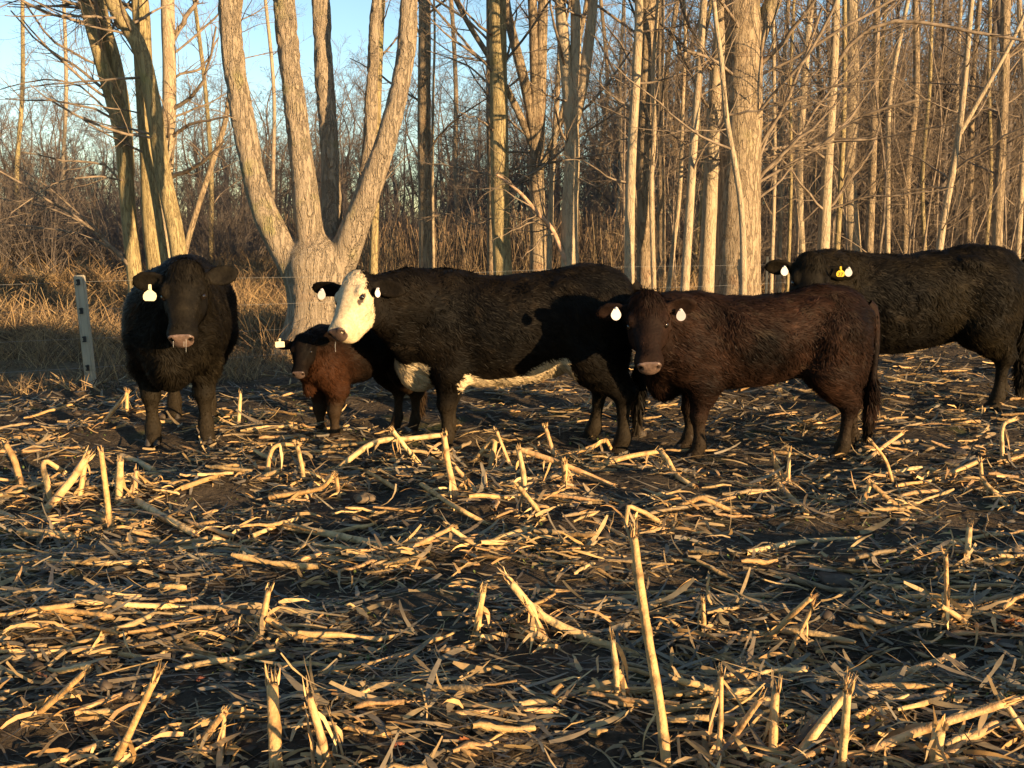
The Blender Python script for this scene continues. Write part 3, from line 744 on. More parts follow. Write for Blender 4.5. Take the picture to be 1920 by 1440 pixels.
def build_far():
    rng = np.random.default_rng(77)
    protos = [make_mesh('bare_tree', *proto_tree(rng, h, 0.14, sp, (20, 8, 6)), TWIG_FAR) for h, sp in ((11, 3.2), (12.5, 3.6), (10, 3.0), (13.5, 3.0), (11.5, 4.0), (9, 3.4), (12, 3.2))]
    pl = []
    for k in range(400):                                   # far row all across, lower to the left
        px = rng.uniform(-300, 2250); Y = rng.uniform(60, 120)
        sc = (0.78 if px < 330 else 0.93 if px < 1050 else 1.15) * rng.uniform(0.7, 1.2) * (Y / 85)
        pl.append(((px - 960) / FPX * Y, Y, sc))
    for k in range(80):                                    # the wood thickens to the right
        px = rng.uniform(1130, 2300); Y = rng.uniform(27, 58); pl.append(((px - 960) / FPX * Y, Y, rng.uniform(0.6, 1.0)))
    for k in range(90):
        px = rng.uniform(-200, 1150); Y = rng.uniform(42, 72); pl.append(((px - 960) / FPX * Y, Y, rng.uniform(0.34, 0.6)))
    for k in range(70):
        x = rng.uniform(12, 60); y = rng.uniform(3, 40) + float(fence_y(x)); pl.append((x, y, rng.uniform(.6, 1.0)))
    pl = np.array(pl)
    gn_scatter('distant_woods', protos, np.c_[pl[:, :2], ground_z(pl[:, 0], pl[:, 1])], rng.random(len(pl)) * 6.28, pl[:, 2], 'hazy brown mass of bare trees far behind the marsh', 'woods')
    # thin saplings with many twigs, thickest in the right wood
    sap = []
    for k in range(5):
        P = np.array([resample(np.array([[0, 0, -.2], [rng.normal() * .1, rng.normal() * .1, 2.0], [rng.normal() * .3, rng.normal() * .3, 4.0], [rng.normal() * .5, rng.normal() * .5, 6.5]]), 10)]); R_ = np.linspace(.030, .008, 10)[None]
        b1, r1 = spawn(P, R_, rng, 22, .12, .98, lambda m, g: g.uniform(.5, 1.6, m), (55, 14), K=6, rf=.45, up=.05, wig=.15, rmin=.0045)
        b2, r2 = spawn(b1, r1, rng, 7, .1, 1, .5, (45, 13), K=5, rf=.6, up=.03, wig=.17, rmin=.003)
        b3, r3 = spawn(b2, r2, rng, 4, .1, 1, .55, (42, 13), K=3, rf=.7, up=.02, wig=.17, rmin=.0024)
        sap.append(make_mesh('sapling', *crown_mesh([(P, R_), (b1, r1), (b2, r2), (b3, r3)], (5, 4, 3, 3)), TWIG))
    q = []
    for k in range(110):
        px = rng.uniform(1120, 2200); Y = rng.uniform(18.5, 44); q.append(((px - 960) / FPX * Y, Y, rng.uniform(.6, 1.25)))
    for k in range(60):
        px = rng.uniform(-150, 1120); Y = rng.uniform(26, 55); q.append(((px - 960) / FPX * Y, Y, rng.uniform(.5, 1.0)))
    for k in range(240):
        x = rng.uniform(7, 48); y = rng.uniform(1.5, 34) + float(fence_y(x)); q.append((x, y, rng.uniform(.7, 1.4)))
    q = np.array(q)
    gn_scatter('undergrowth', sap, np.c_[q[:, :2], ground_z(q[:, 0], q[:, 1])], rng.random(len(q)) * 6.28, q[:, 2], 'tangle of thin bare saplings and twigs filling the wood', 'undergrowth')
    # bare thicket: bundles of upright stems
    def shrub(h, n):
        a = rng.random(n) * 2 * np.pi; b0 = np.stack([np.cos(a), np.sin(a), np.zeros(n)], 1) * rng.uniform(0, .25, (n, 1))
        d = norm(np.stack([np.cos(a) * .5, np.sin(a) * .5, np.ones(n)], 1) + .2 * rng.normal(size=(n, 3)))
        K = 6; P = np.empty((n, K, 3)); P[:, 0] = b0; L = h * rng.uniform(.6, 1.1, n)
        for k in range(1, K):
            d = norm(d + .1 * rng.normal(size=(n, 3))); P[:, k] = P[:, k - 1] + d * (L / (K - 1))[:, None]
        R = np.linspace(.012, .005, K)[None].repeat(n, 0)
        b1, r1 = spawn(P, R, rng, 7, .2, 1, .4, (40, 12), K=4, rf=.7, wig=.15, rmin=.0045)
        b2, r2 = spawn(b1, r1, rng, 4, .1, 1, .55, (38, 12), K=3, rf=.7, wig=.15, rmin=.004)
        return make_mesh('shrub', *crown_mesh([(P, R), (b1, r1), (b2, r2)], (4, 3, 3)), TWIG_FAR)
    sp = [shrub(2.2, 18), shrub(2.8, 20), shrub(1.7, 16), shrub(2.4, 22)]
    pl = []
    for k in range(520):
        px = rng.uniform(-200, 2150); Y = rng.uniform(26, 75) if px < 1150 else rng.uniform(24, 60)
        pl.append(((px - 960) / FPX * Y, Y, rng.uniform(0.6, 1.15) * (1.2 if px < 420 else 1)))
    pl = np.array(pl)
    gn_scatter('thicket', sp, np.c_[pl[:, :2], ground_z(pl[:, 0], pl[:, 1])], rng.random(len(pl)) * 6.28, pl[:, 2], 'brownish bare thicket of brush between the trunks', 'thicket')
build_far()
# ================================================================== GRASS, CATTAILS, LITTER
DRY = attr_mat('dry_grass', rough=0.8, spec=0.15, nscale=3.0, namp=0.3)
LEAF = attr_mat('dead_leaves', rough=0.7, spec=0.2, nscale=30, namp=0.3)
STRAW_COLS = np.array([[0.31, 0.205, 0.10], [0.40, 0.28, 0.14], [0.21, 0.14, 0.075], [0.14, 0.095, 0.06], [0.32, 0.21, 0.105], [0.10, 0.07, 0.045]])

def blade_clump(rng, n, h, spread, wd, lean=0.5, K=4, cols=STRAW_COLS):
    a = rng.random(n) * 2 * np.pi; r = spread * np.sqrt(rng.random(n))
    P = np.empty((n, K, 3)); P[:, 0] = np.stack([np.cos(a) * r, np.sin(a) * r, np.full(n, -0.02)], 1)
    b = rng.random(n) * 2 * np.pi
    d = norm(np.stack([np.cos(b) * lean * rng.random(n), np.sin(b) * lean * rng.random(n), np.ones(n)], 1))
    L = h * rng.uniform(0.5, 1.15, n)
    bend = np.stack([np.cos(b), np.sin(b), -0.6 * np.ones(n)], 1) * rng.uniform(0.05, 0.45, (n, 1))
    for k in range(1, K):
        d = norm(d + bend * (k / K)); P[:, k] = P[:, k - 1] + d * (L / (K - 1))[:, None]
    T = tangents(P); c = rng.random(n) * 2 * np.pi
    ref = np.stack([np.cos(c), np.sin(c), np.zeros(n)], 1)[:, None, :]
    side = norm(np.cross(T, ref))
    W = wd * rng.uniform(0.6, 1.3, (n, 1)) * np.linspace(1, 0.25, K)[None]
    V, F = ribbons(P, W, side)
    C = cols[rng.integers(len(cols), size=n)] * rng.uniform(0.7, 1.15, (n, 1))
    return V, F, np.repeat(C, K * 2, 0)

def cattail_clump(rng, n):
    parts = [blade_clump(rng, int(n * 1.1), 1.1, 0.8, 0.010, 1.1, 4)]
    P = np.empty((n, 3, 3)); xy = rng.normal(size=(n, 2)) * 0.5
    P[:, 0] = np.c_[xy, np.zeros(n)]; h = rng.uniform(1.3, 2.1, n)
    tilt = rng.normal(size=(n, 2)) * 0.2
    P[:, 2] = np.c_[xy + tilt * h[:, None], h]; P[:, 1] = (P[:, 0] + P[:, 2]) / 2
    V, F = tubes(P, np.full((n, 3), 0.006), 4); parts.append((V, F, np.repeat(STRAW_COLS[rng.integers(6, size=n)], len(V) // n, 0)))
    m = n // 3
    H = np.empty((m, 4, 3)); d = norm(P[:m, 2] - P[:m, 0])
    for k, t in enumerate((-0.16, -0.14, -0.03, 0.0)): H[:, k] = P[:m, 2] + d * t
    V, F = tubes(H, np.tile([0.004, 0.016, 0.018, 0.004], (m, 1)), 6); parts.append((V, F, np.tile([0.24, 0.15, 0.08], (len(V), 1))))
    V, F, C = merge(parts)
    return V, F, C * np.array([0.80, 0.84, 0.95])

def build_wild():
    rng = np.random.default_rng(909)
    mk = lambda nm, t, m: make_mesh(nm, t[0], t[1], m, cols=t[2])
    tall = [mk('grass_tuft', blade_clump(rng, 70, 0.62, 0.24, 0.0048, 0.7), DRY) for _ in range(6)]
    low = [mk('grass_tuft', blade_clump(rng, 70, 0.24, 0.25, 0.0045, 1.3), DRY) for _ in range(6)]
    matted = [mk('grass_tuft', blade_clump(rng, 90, 0.42, 0.32, 0.0060, 1.8), DRY) for _ in range(6)]
    def place(n, y0, y1, x0, x1, cond=None, dens=None):
        x = rng.uniform(x0, x1, n); y = rng.uniform(y0, y1, n)
        k = (y > fence_y(x) - 0.35)
        if cond is not None: k &= cond(x, y)
        return x[k], y[k]
    vis = lambda x, y: np.abs(x) < y * 0.52 + 1.0
    # tall tan weeds behind the fence, thickest on the left
    x, y = place(1150, 9, 34, -18, 4, lambda x, y: vis(x, y) & (vnoise(x * .35, y * .35, seed=71) > -0.25 - 0.3 * (x < -3)) & (y < fence_y(x) + 22))
    gn_scatter('tall_dry_grass', tall, np.c_[x, y, ground_z(x, y)], rng.random(len(x)) * 6.28, rng.uniform(.4, 1.35, len(x)), 'tall tan dry grass and weeds behind the fence', 'dry grass')
    x, y = place(4200, 9, 30, -16, 14, lambda x, y: vis(x, y) & (vnoise(x * .6, y * .6, seed=73) > -0.35))
    gn_scatter('short_dry_grass', low, np.c_[x, y, ground_z(x, y)], rng.random(len(x)) * 6.28, rng.uniform(.35, 1.2, len(x)), 'short dry grass along and behind the fence line', 'dry grass')
    x, y = place(2400, 13, 45, -26, -1, lambda x, y: vis(x, y) & (x < -2 - 0.05 * y))
    gn_scatter('matted_dry_grass', matted, np.c_[x, y, ground_z(x, y)], rng.random(len(x)) * 6.28, rng.uniform(.7, 1.7, len(x)), 'matted golden grass on hummocks at the far left', 'dry grass')
    cat = [mk('cattail_clump', cattail_clump(rng, 26), DRY) for _ in range(6)]
    n = 210; px = rng.uniform(560, 1350, n); Y = rng.uniform(23, 42, n)
    px = px + 60 * rng.normal(size=n) * (rng.random(n) < .5); k = vnoise((px - 960) / 90, Y / 5, seed=33) > -0.15; px, Y = px[k], Y[k]; n = len(px); x = (px - 960) / FPX * Y
    gn_scatter('cattails', cat, np.c_[x, Y, ground_z(x, Y)], rng.random(n) * 6.28, rng.uniform(.5, 1.0, n), 'tan bed of dead cattails between the trunks in the centre', 'cattails')
    # oak and maple leaves under the right wood
    n = 26000
    x = rng.uniform(-2, 14, n); y = rng.uniform(10.5, 27, n); k = (y > fence_y(x) - 1.2 * rng.random(n)) & (x > -1 + 3 * rng.random(n)) & vis(x, y); x, y = x[k], y[k]; n = len(x)
    z = ground_z(x, y) + rng.uniform(0.005, 0.05, n)
    L = rng.uniform(.035, .07, n); a = rng.random(n) * 6.28
    d = norm(np.stack([np.cos(a), np.sin(a), rng.normal(size=n) * .45], 1)); s_ = norm(np.cross(d, norm(np.stack([rng.normal(size=n) * .5, rng.normal(size=n) * .5, np.ones(n)], 1))))
    p = np.stack([x, y, z], 1)
    P = np.stack([p - d * L[:, None], p + np.array([0, 0, .012]), p + d * L[:, None]], 1)
    V, F = ribbons(P, np.stack([L * .2, L * .75, L * .15], 1), np.repeat(s_[:, None], 3, 1))
    cl = np.array([[0.30, 0.15, 0.07], [0.36, 0.21, 0.10], [0.22, 0.11, 0.055], [0.40, 0.26, 0.14]])[rng.integers(4, size=n)] * rng.uniform(.6, 1.2, (n, 1))
    link('leaf_litter', make_mesh('leaf_litter', V, F, LEAF, cols=np.repeat(cl, 6, 0)), label='brown fallen leaves covering the floor of the right wood', cat='leaf litter', kind='stuff')
build_wild()

# ================================================================== FENCE
POST_WOOD = bark_mat('weathered_post_wood', (0.18, 0.145, 0.10), (0.43, 0.37, 0.265), vs=30, stretch=0.03, bump=0.4, dist=0.006)
BLACK_PLASTIC = flat_mat('black_plastic', (0.015, 0.015, 0.016), rough=0.5)
GALV = flat_mat('galvanised_wire', (0.30, 0.29, 0.27), rough=0.5, spec=0.5)
STEEL = flat_mat('dark_steel_post', (0.03, 0.032, 0.03), rough=0.6)

def box_mesh(name, sx, sy, z0, z1, mat, bev=0.006, nz=1, jit=0.0, rng=None):
    import bmesh
    bm = bmesh.new(); bmesh.ops.create_cube(bm, size=1.0)
    for v in bm.verts: v.co = Vector((v.co.x * sx, v.co.y * sy, z0 if v.co.z < 0 else z1))
    bmesh.ops.bevel(bm, geom=bm.edges[:], offset=bev, segments=2, affect='EDGES')
    me = bpy.data.meshes.new(name); bm.to_mesh(me); bm.free(); me.materials.append(mat)
    return me

def build_fence():
    p = on_ground(172, 727)
    o = link('fence_post', None, label='square weathered wooden fence post with black insulators, left of the black cow', cat='fence post')
    o.location = p; o.rotation_euler = (math.radians(1.0), math.radians(-2.6), math.radians(8))
    Hh = 1.06
    link('post', box_mesh('post', 0.088, 0.088, -0.15, Hh, POST_WOOD, 0.008), o)
    hs_ = [1.0, 0.735, 0.47, 0.20]
    for h in hs_:
        ins = link('insulator', box_mesh('insulator', 0.024, 0.03, h - 0.028, h + 0.028, BLACK_PLASTIC, 0.004), o); ins.location = (0, -0.056, 0)
        for dz in (-0.02, 0.02):
            cl = link('clip', box_mesh('clip', 0.034, 0.018, h + dz - 0.006, h + dz + 0.006, BLACK_PLASTIC, 0.002), ins); cl.location = (0, -0.016, 0)
    # dark steel post on the right, and a pale wooden stake
    for (px, py, nm, lb, kind) in ((1438, 575, 'fence_post', 'thin dark steel fence post right of the thickest trunk', 's'), (1486, 590, 'fence_post', 'short pale wooden stake below the back cow\'s left ear', 'w')):
        Yp = float(fence_y((px - 960) / FPX * 14.6)) ; q = at(px, 500, Yp); q[2] = float(ground_z(q[0], q[1]))
        r_ = link(nm, None, label=lb, cat='fence post'); r_.location = q
        if kind == 's':
            link('post', box_mesh('post', 0.035, 0.035, -0.1, 1.12, STEEL, 0.003), r_); f_ = link('flange', box_mesh('flange', 0.004, 0.05, 0.0, 1.11, STEEL, 0.001), r_); f_.location = (0, 0.035, 0)
            i_ = link('insulator', box_mesh('insulator', 0.05, 0.05, 0.97, 1.03, BLACK_PLASTIC, 0.006), r_)
        else:
            link('post', box_mesh('post', 0.065, 0.05, -0.1, 0.92, POST_WOOD, 0.006), r_); link('insulator', box_mesh('insulator', 0.03, 0.07, 0.84, 0.89, BLACK_PLASTIC, 0.004), r_)
    for k, (h, lb) in enumerate(((1.0, 'topmost fence wire running from the wooden post to the wood'), (0.735, 'second fence wire from the top'), (0.47, 'third fence wire from the top'), (0.20, 'lowest fence wire, near the ground'))):
        xs = np.linspace(-14, 14, 60)
        P = np.stack([xs, fence_y(xs) - 0.085, h + 0.012 * np.sin(xs * 1.3 + k) + 0.0 * xs], 1)
        V, F = tubes(P[None], np.full((1, 60), 0.0008), 5)
        w = link('fence_wire', make_mesh('fence_wire', V, F, GALV), label=lb, cat='fence wire', group='wires of the field fence')
build_fence()
# ================================================================== CATTLE
HIDE = attr_mat('cattle_hide', rough=0.7, spec=0.08, nscale=55, namp=0.3, bump=0.22, bscale=60)
FUR = attr_mat('cattle_fur', rough=0.55, spec=0.055, nscale=18, namp=0.35)
EYE = flat_mat('cattle_eye', (0.010, 0.007, 0.005), rough=0.08, spec=0.8)
NOSE_MAT = attr_mat('cattle_nose', rough=0.36, spec=0.4, nscale=60, namp=0.3, bump=0.12, bscale=90)
NOSE, NOSE_DARK = (0.125, 0.080, 0.060), (0.085, 0.055, 0.042)
HOOF = flat_mat('cattle_hoof', (0.035, 0.027, 0.02), rough=0.6, nscale=40, namp=0.5)
TAG_WHITE = flat_mat('ear_tag_white', (0.66, 0.60, 0.56), rough=0.35, nscale=20, namp=0.06)
TAG_CREAM = flat_mat('ear_tag_cream', (0.68, 0.60, 0.40), rough=0.35, nscale=20, namp=0.06)
TAG_YELLOW = flat_mat('ear_tag_yellow', (0.78, 0.50, 0.03), rough=0.35, nscale=20, namp=0.08)
TAG_INK = flat_mat('ear_tag_ink', (0.03, 0.025, 0.02), rough=0.5)
DROOL = flat_mat('drool', (0.75, 0.75, 0.72), rough=0.1, spec=0.8)

TORSO = np.array([  # x, top z, bottom z, half width
    [-0.88, 1.12, 0.92, 0.04], [-0.84, 1.22, 0.80, 0.14], [-0.77, 1.305, 0.68, 0.215], [-0.64, 1.355, 0.60, 0.265],
    [-0.47, 1.360, 0.570, 0.285], [-0.25, 1.305, 0.50, 0.335], [0.0, 1.270, 0.44, 0.365], [0.2, 1.268, 0.425, 0.355],
    [0.38, 1.275, 0.435, 0.315], [0.54, 1.27, 0.45, 0.275], [0.68, 1.235, 0.47, 0.235], [0.79, 1.12, 0.52, 0.175], [0.87, 0.98, 0.60, 0.07]])

TORSO[:, 2] += np.interp(TORSO[:, 0], [-0.9, -0.3, 0.3, 0.9], [0.0, 0.035, 0.035, 0.02])

def frame_from(poll, muz, nhint):
    hx = norm(muz - poll)
    hz = norm(nhint - hx * (nhint @ hx))
    hy = np.cross(hz, hx)
    return np.stack([hx, hy, hz])            # rows

def build_cow(name, label, cat, loc, yaw, s, poll, muz, nhint, hs, colour, seed, group,
              torso=TORSO, legs=None, nhair=52000, hair=1.0, ears=None, tags=(), nose=NOSE,
              neck_r=(0.25, 0.15), widen=1.0, tail=True, lenx=1.0, vox=0.0125, drool=(), dewlap=0.0, leg_r=1.0, tuft=1.0, brisket=1.0, ear_l=1.0, jaw=0.2):
    rng = np.random.default_rng(seed)
    loc = np.array([loc[0], loc[1], float(ground_z(loc[0], loc[1])) - 0.012])
    root = link(name, None, label=label, cat=cat, group=group)
    root.location = loc; root.rotation_euler = (0, 0, yaw)
    c, sn = math.cos(yaw), math.sin(yaw)
    Rz = np.array([[c, -sn, 0], [sn, c, 0], [0, 0, 1]])
    toL = lambda p: (np.asarray(p, float) - loc) @ Rz
    dirL = lambda d: np.asarray(d, float) @ Rz
    poll, muz = toL(poll), toL(muz)
    M = frame_from(poll, muz, dirL(nhint))
    hs = float(np.linalg.norm(muz - poll)) * hs
    H = lambda x, y, z: poll + hs * (np.array([x, y, z]) @ M)     # head coords in units of head length 0.5 -> scaled
    hs = hs / 0.5
    T = np.array(torso, float).copy(); T[:, 0] *= s * lenx; T[:, 1:3] *= s; T[:, 3] *= s * widen
    tx = np.linspace(T[0, 0], T[-1, 0], 120)
    tab = [np.interp(tx, T[:, 0], T[:, i]) for i in (1, 2, 3)]
    ker = np.hanning(9); ker /= ker.sum()
    tab = [np.convolve(np.pad(t, 4, mode='edge'), ker, 'valid') for t in tab]
    legs = legs or {}
    # joints
    def J(kind, side):
        dx, dy = legs.get((kind, side), (0, 0))
        y = side
        if kind == 'f':
            top, elb = (0.50, 0.17 * y, 0.86), (0.44, 0.205 * y, 0.60)
            kn = (0.47 + dx * 0.55, (0.185 + dy * 0.5) * y, 0.355); fe = (0.455 + dx * 0.95, (0.18 + dy) * y, 0.125)
            ho = (0.49 + dx, (0.18 + dy) * y, 0.045)
            pts = [top, elb, kn, fe, ho]; rad = [0.165, 0.120, 0.068, 0.052, 0.058]
        else:
            top, st = (-0.58, 0.155 * y, 0.98), (-0.53 + dx * 0.25, 0.20 * y, 0.70)
            hk = (-0.70 + dx * 0.7, (0.175 + dy * 0.5) * y, 0.445); fe = (-0.675 + dx * 0.95, (0.17 + dy) * y, 0.135)
            ho = (-0.635 + dx, (0.17 + dy) * y, 0.045)
            pts = [top, st, hk, fe, ho]; rad = [0.21, 0.165, 0.080, 0.055, 0.060]
        pts = [np.array([p[0] * s * lenx, p[1] * s * widen, p[2] * s]) for p in pts]
        return pts, [r * s * (1 if i < 2 else leg_r) for i, r in enumerate(rad)]
    LG = {(k, sd): J(k, sd) for k in 'fh' for sd in (1, -1)}
    # bounds
    pts = [p for L in LG.values() for p in L[0]] + [poll, muz, H(0.5, 0.2, 0), H(0, 0.4, 0.1), H(0, -0.4, 0.1), H(0.1, 0, 0.2), H(-.1, 0, -.2)]
    lo = np.minimum(np.min(pts, 0) - 0.12, [T[0, 0] - 0.08, -T[:, 3].max() - 0.06, -0.03])
    hi = np.maximum(np.max(pts, 0) + 0.12, [T[-1, 0] + 0.08, T[:, 3].max() + 0.06, T[:, 1].max() + 0.06])
    lo[2] = -0.03
    fd = Field(lo, hi, vox)
    def torso_f(X, Y, Z):
        x = X.ravel()
        t, b_, w = [np.interp(x, tx, q)[:, None, None] for q in tab]
        cz, hh = (t + b_) / 2, (t - b_) / 2
        zz = (Z - cz) / hh
        ww = w * (1 - 0.10 * np.clip(zz, 0, 1))            # slimmer over the back
        q = (np.abs(Y / ww) ** 2.35 + np.abs(zz) ** 2.35) ** (1 / 2.35)
        end = np.maximum(tx[0] - X, X - tx[-1])
        return np.maximum((q - 1) * np.minimum(ww, hh) * 0.9, end)
    fd.add(torso_f, [T[0, 0], -T[:, 3].max(), T[:, 2].min()], [T[-1, 0], T[:, 3].max(), T[:, 1].max()], 0.05)
    for (k, sd), (P, R) in LG.items():
        for i in range(4):
            if i == 2:          # slim cannon between knee or hock and fetlock
                md = P[2] * 0.62 + P[3] * 0.38
                fd.cone(P[2], md, R[2], R[3] * 0.80, k=0.03 * s); fd.cone(md, P[3], R[3] * 0.80, R[3] * 0.92, k=0.03 * s)
                continue
            fd.cone(P[i], P[i + 1], R[i], R[i + 1], k=(0.10 if i == 0 else 0.045) * s)
        if k == 'h':     # thigh, hock point and gaskin
            fd.ell(P[1] * 0.5 + P[0] * 0.5 + [-0.05 * s, 0.01 * s * sd, -0.03 * s], np.array([0.225, 0.125, 0.34]) * s, k=0.08 * s)
            fd.cone(P[1] + [-.03 * s, 0, 0], P[2] + [-.018 * s, 0, 0.03 * s], R[1] * 0.8, R[2] * 0.95, k=0.05 * s)
            fd.ell(P[2] + [-0.035 * s, 0, 0.02 * s], np.array([0.035, 0.035, 0.055]) * s, k=0.03 * s)
        else:
            fd.ell(P[2], np.array([0.058, 0.060, 0.075]) * s * leg_r, k=0.03 * s)
            fd.ell(P[0] + [0.07 * s, 0.035 * s * sd, -0.02 * s], np.array([0.15, 0.10, 0.24]) * s, k=0.08 * s)
        fd.ell(P[4] + [0.01 * s, 0, -0.012 * s], np.array([0.070, 0.060, 0.055]) * s * leg_r, k=0.02 * s)
    # neck
    nb = np.array([0.50 * s * lenx, 0, 1.02 * s]); nl = np.array([0.60 * s * lenx, 0, 0.80 * s])
    hp = H(0.035, 0, -0.19); hj = H(0.17, 0, -0.21)
    mid = (nb + hp) / 2 + np.array([0, 0, 0.02 * s])
    fd.cone(nb, mid, neck_r[0] * s, (neck_r[0] * 0.45 + neck_r[1] * 0.5) * s, k=0.10 * s)
    fd.cone(mid, hp, (neck_r[0] * 0.45 + neck_r[1] * 0.5) * s, neck_r[1] * s * 0.80, k=0.06 * s)
    fd.cone(nl, hj, neck_r[0] * 0.85 * s, neck_r[1] * 0.45 * s, k=0.08 * s)
    fd.ell(np.array([0.72 * s * lenx, 0, 0.60 * s]), np.array([0.15, 0.14, 0.19]) * s * brisket, k=0.08 * s)
    for y in (1, -1):        # hook and pin bones, shoulder blade
        fd.ell(np.array([-0.40 * s * lenx, 0.225 * s * widen * y, 1.20 * s]), np.array([0.09, 0.045, 0.05]) * s, k=0.07 * s)
        fd.ell(np.array([-0.80 * s * lenx, 0.115 * s * widen * y, 1.13 * s]), np.array([0.06, 0.045, 0.05]) * s, k=0.05 * s)
        fd.cone(np.array([0.46 * s * lenx, 0.13 * s * y, 1.20 * s]), np.array([0.60 * s * lenx, 0.235 * s * widen * y, 0.80 * s]), 0.06 * s, 0.09 * s, k=0.08 * s)
    if dewlap:
        fd.cone(nl + [0.10 * s, 0, -0.16 * s], (nl + hj) / 2 + [0, 0, -0.13 * s], 0.09 * s, 0.06 * s, k=0.12 * s)
    # head
    e = lambda c_, r_, k=0.02, cut=False, MM=None: fd.ell(H(*c_), np.array(r_) * hs, M if MM is None else MM, k * hs, cut)
    cn = lambda a, b, ra, rb, k=0.03: fd.cone(H(*a), H(*b), ra * hs, rb * hs, k * hs)
    e((0.10, 0, -0.10), (0.150, 0.135, 0.115), 0.04)
    e((0.0, 0, -0.055), (0.080, 0.105, 0.070), 0.05)
    cn((0.10, 0, -0.090), (0.40, 0, -0.085), 0.106, 0.080, 0.04)
    e((0.445, 0, -0.090), (0.072, 0.100, 0.082), 0.04)
    e((0.455, 0, -0.120), (0.055, 0.074, 0.05), 0.03)
    cn((0.16, 0, -0.205 - 0.05 * jaw), (0.42, 0, -0.140 - 0.035 * jaw), 0.085 + 0.012 * jaw, 0.064 + 0.008 * jaw, 0.05)
    for y in (1, -1):
        e((0.19, 0.078 * y, -0.15), (0.120, 0.058, 0.095), 0.04)
        e((0.150, 0.113 * y, -0.040), (0.055, 0.032, 0.032), 0.025)
        e((0.475, 0.052 * y, -0.048), (0.036, 0.030, 0.032), 0.02)
        e((0.508, 0.054 * y, -0.052), (0.018, 0.012, 0.020), 0.008, True)
        e((0.192, 0.134 * y, -0.062), (0.026, 0.020, 0.019), 0.008, True)
        cn((0.24, 0.075 * y, -0.055), (0.38, 0.05 * y, -0.05), 0.022, 0.015, 0.03)
    ear_info = {}
    ears = ears or {}
    for y in (1, -1):
        ed, en = ears.get(y, ((-0.02, y, -0.30), (0.55, 0.0, 0.8)))
        ed = norm(np.array(ed, float)); en = norm(np.array(en, float) - ed * (np.array(en, float) @ ed)); ew = np.cross(en, ed)
        EM = np.stack([ed @ M, ew @ M, en @ M])
        base = np.array([0.05, 0.11 * y, -0.085])
        cen = base + ed * 0.125 * ear_l
        fd.ell(H(*cen), np.array([0.110 * ear_l, 0.072, 0.018]) * hs, EM, 0.012 * hs)
        fd.cone(H(*base), H(*(base + ed * 0.09)), 0.038 * hs, 0.030 * hs, 0.02 * hs)
        fd.ell(H(*(cen + en * 0.020 + ed * 0.004)), np.array([0.085 * ear_l, 0.050, 0.018]) * hs, EM, 0.008 * hs, cut=True)
        ear_info[y] = (H(*cen), EM)
    V, F = fd.mesh()
    # keep the largest piece
    par = np.arange(len(V))
    ee = np.concatenate([F[:, [0, 1]], F[:, [1, 2]], F[:, [2, 3]]])
    for _ in range(60):
        m_ = np.minimum(par[ee[:, 0]], par[ee[:, 1]])
        np.minimum.at(par, ee[:, 0], m_); np.minimum.at(par, ee[:, 1], m_)
        p2 = par[par]
        if (p2 == par).all() and (par[ee[:, 0]] == par[ee[:, 1]]).all(): break
        par = p2
    big = np.bincount(par).argmax(); keep = par == big
    remap = np.cumsum(keep) - 1
    F = remap[F[keep[F].all(1)]]; V = V[keep]
    V = smooth_mesh(V, F, 2, 0.45)
    N = vert_normals(V, F)
    hl = (V - poll) @ M.T / hs                      # head-local coordinates
    on_head = (hl[:, 0] > -0.09) & (hl[:, 0] < 0.60) & (np.abs(hl[:, 1]) < 0.168) & (hl[:, 2] > -0.27 - 0.10 * jaw + 0.62 * np.clip(0.16 - hl[:, 0], 0, .25)) & (hl[:, 2] < 0.15)
    on_ear = np.zeros(len(V), bool)
    for y in (1, -1):
        q_ = ((V - ear_info[y][0]) @ ear_info[y][1].T) / (np.array([0.125 * ear_l, 0.085, 0.045]) * hs)
        on_ear |= (q_ ** 2).sum(1) < 1.0
    on_head |= on_ear
    on_leg = (~on_head) & (V[:, 2] < 0.46 * s)
    lump = 0.010 * s * fbm(V[:, 0] * 7, V[:, 1] * 7, V[:, 2] * 5, seed=seed, octv=2)
    V = V + N * (lump * np.where(on_head, 0.15, np.where(on_leg, 0.3, 1.0)) * hair)[:, None]
    Cv = colour(V, hl, on_head, s, rng)
    body = link('body', make_mesh('body', V, F, HIDE, cols=Cv), root)
    # -------- coat: short tapered locks that follow the lie of the hair
    tri = np.concatenate([F[:, [0, 1, 2]], F[:, [0, 2, 3]]])
    ar = np.linalg.norm(np.cross(V[tri[:, 1]] - V[tri[:, 0]], V[tri[:, 2]] - V[tri[:, 0]]), axis=1)
    cen_h = on_head[tri[:, 0]]
    ar = ar * np.where(cen_h, 1.5, 1.0)
    ti = rng.choice(len(tri), nhair, p=ar / ar.sum())
    a, b_ = rng.random(nhair), rng.random(nhair)
    fl = a + b_ > 1; a[fl], b_[fl] = 1 - a[fl], 1 - b_[fl]
    bc = np.stack([1 - a - b_, a, b_], 1)
    B0 = np.einsum('ij,ijk->ik', bc, V[tri[ti]]); Nn = norm(np.einsum('ij,ijk->ik', bc, N[tri[ti]]))
    hb = (B0 - poll) @ M.T / hs
    oh = on_head[tri[ti, 0]]; ol = on_leg[tri[ti, 0]]
    eard = on_ear[tri[ti, 0]]
    skip = oh & (hb[:, 0] > 0.44) & (hb[:, 2] > -0.13)
    flow = np.where(ol[:, None], [[0.0, 0, -1.0]], [[-0.75, 0, -0.62]])
    flow = np.where(oh[:, None], M[0][None] + 0.5 * np.sign(hb[:, 1:2]) * M[1][None] * (np.abs(hb[:, 1:2]) > 0.05), flow)
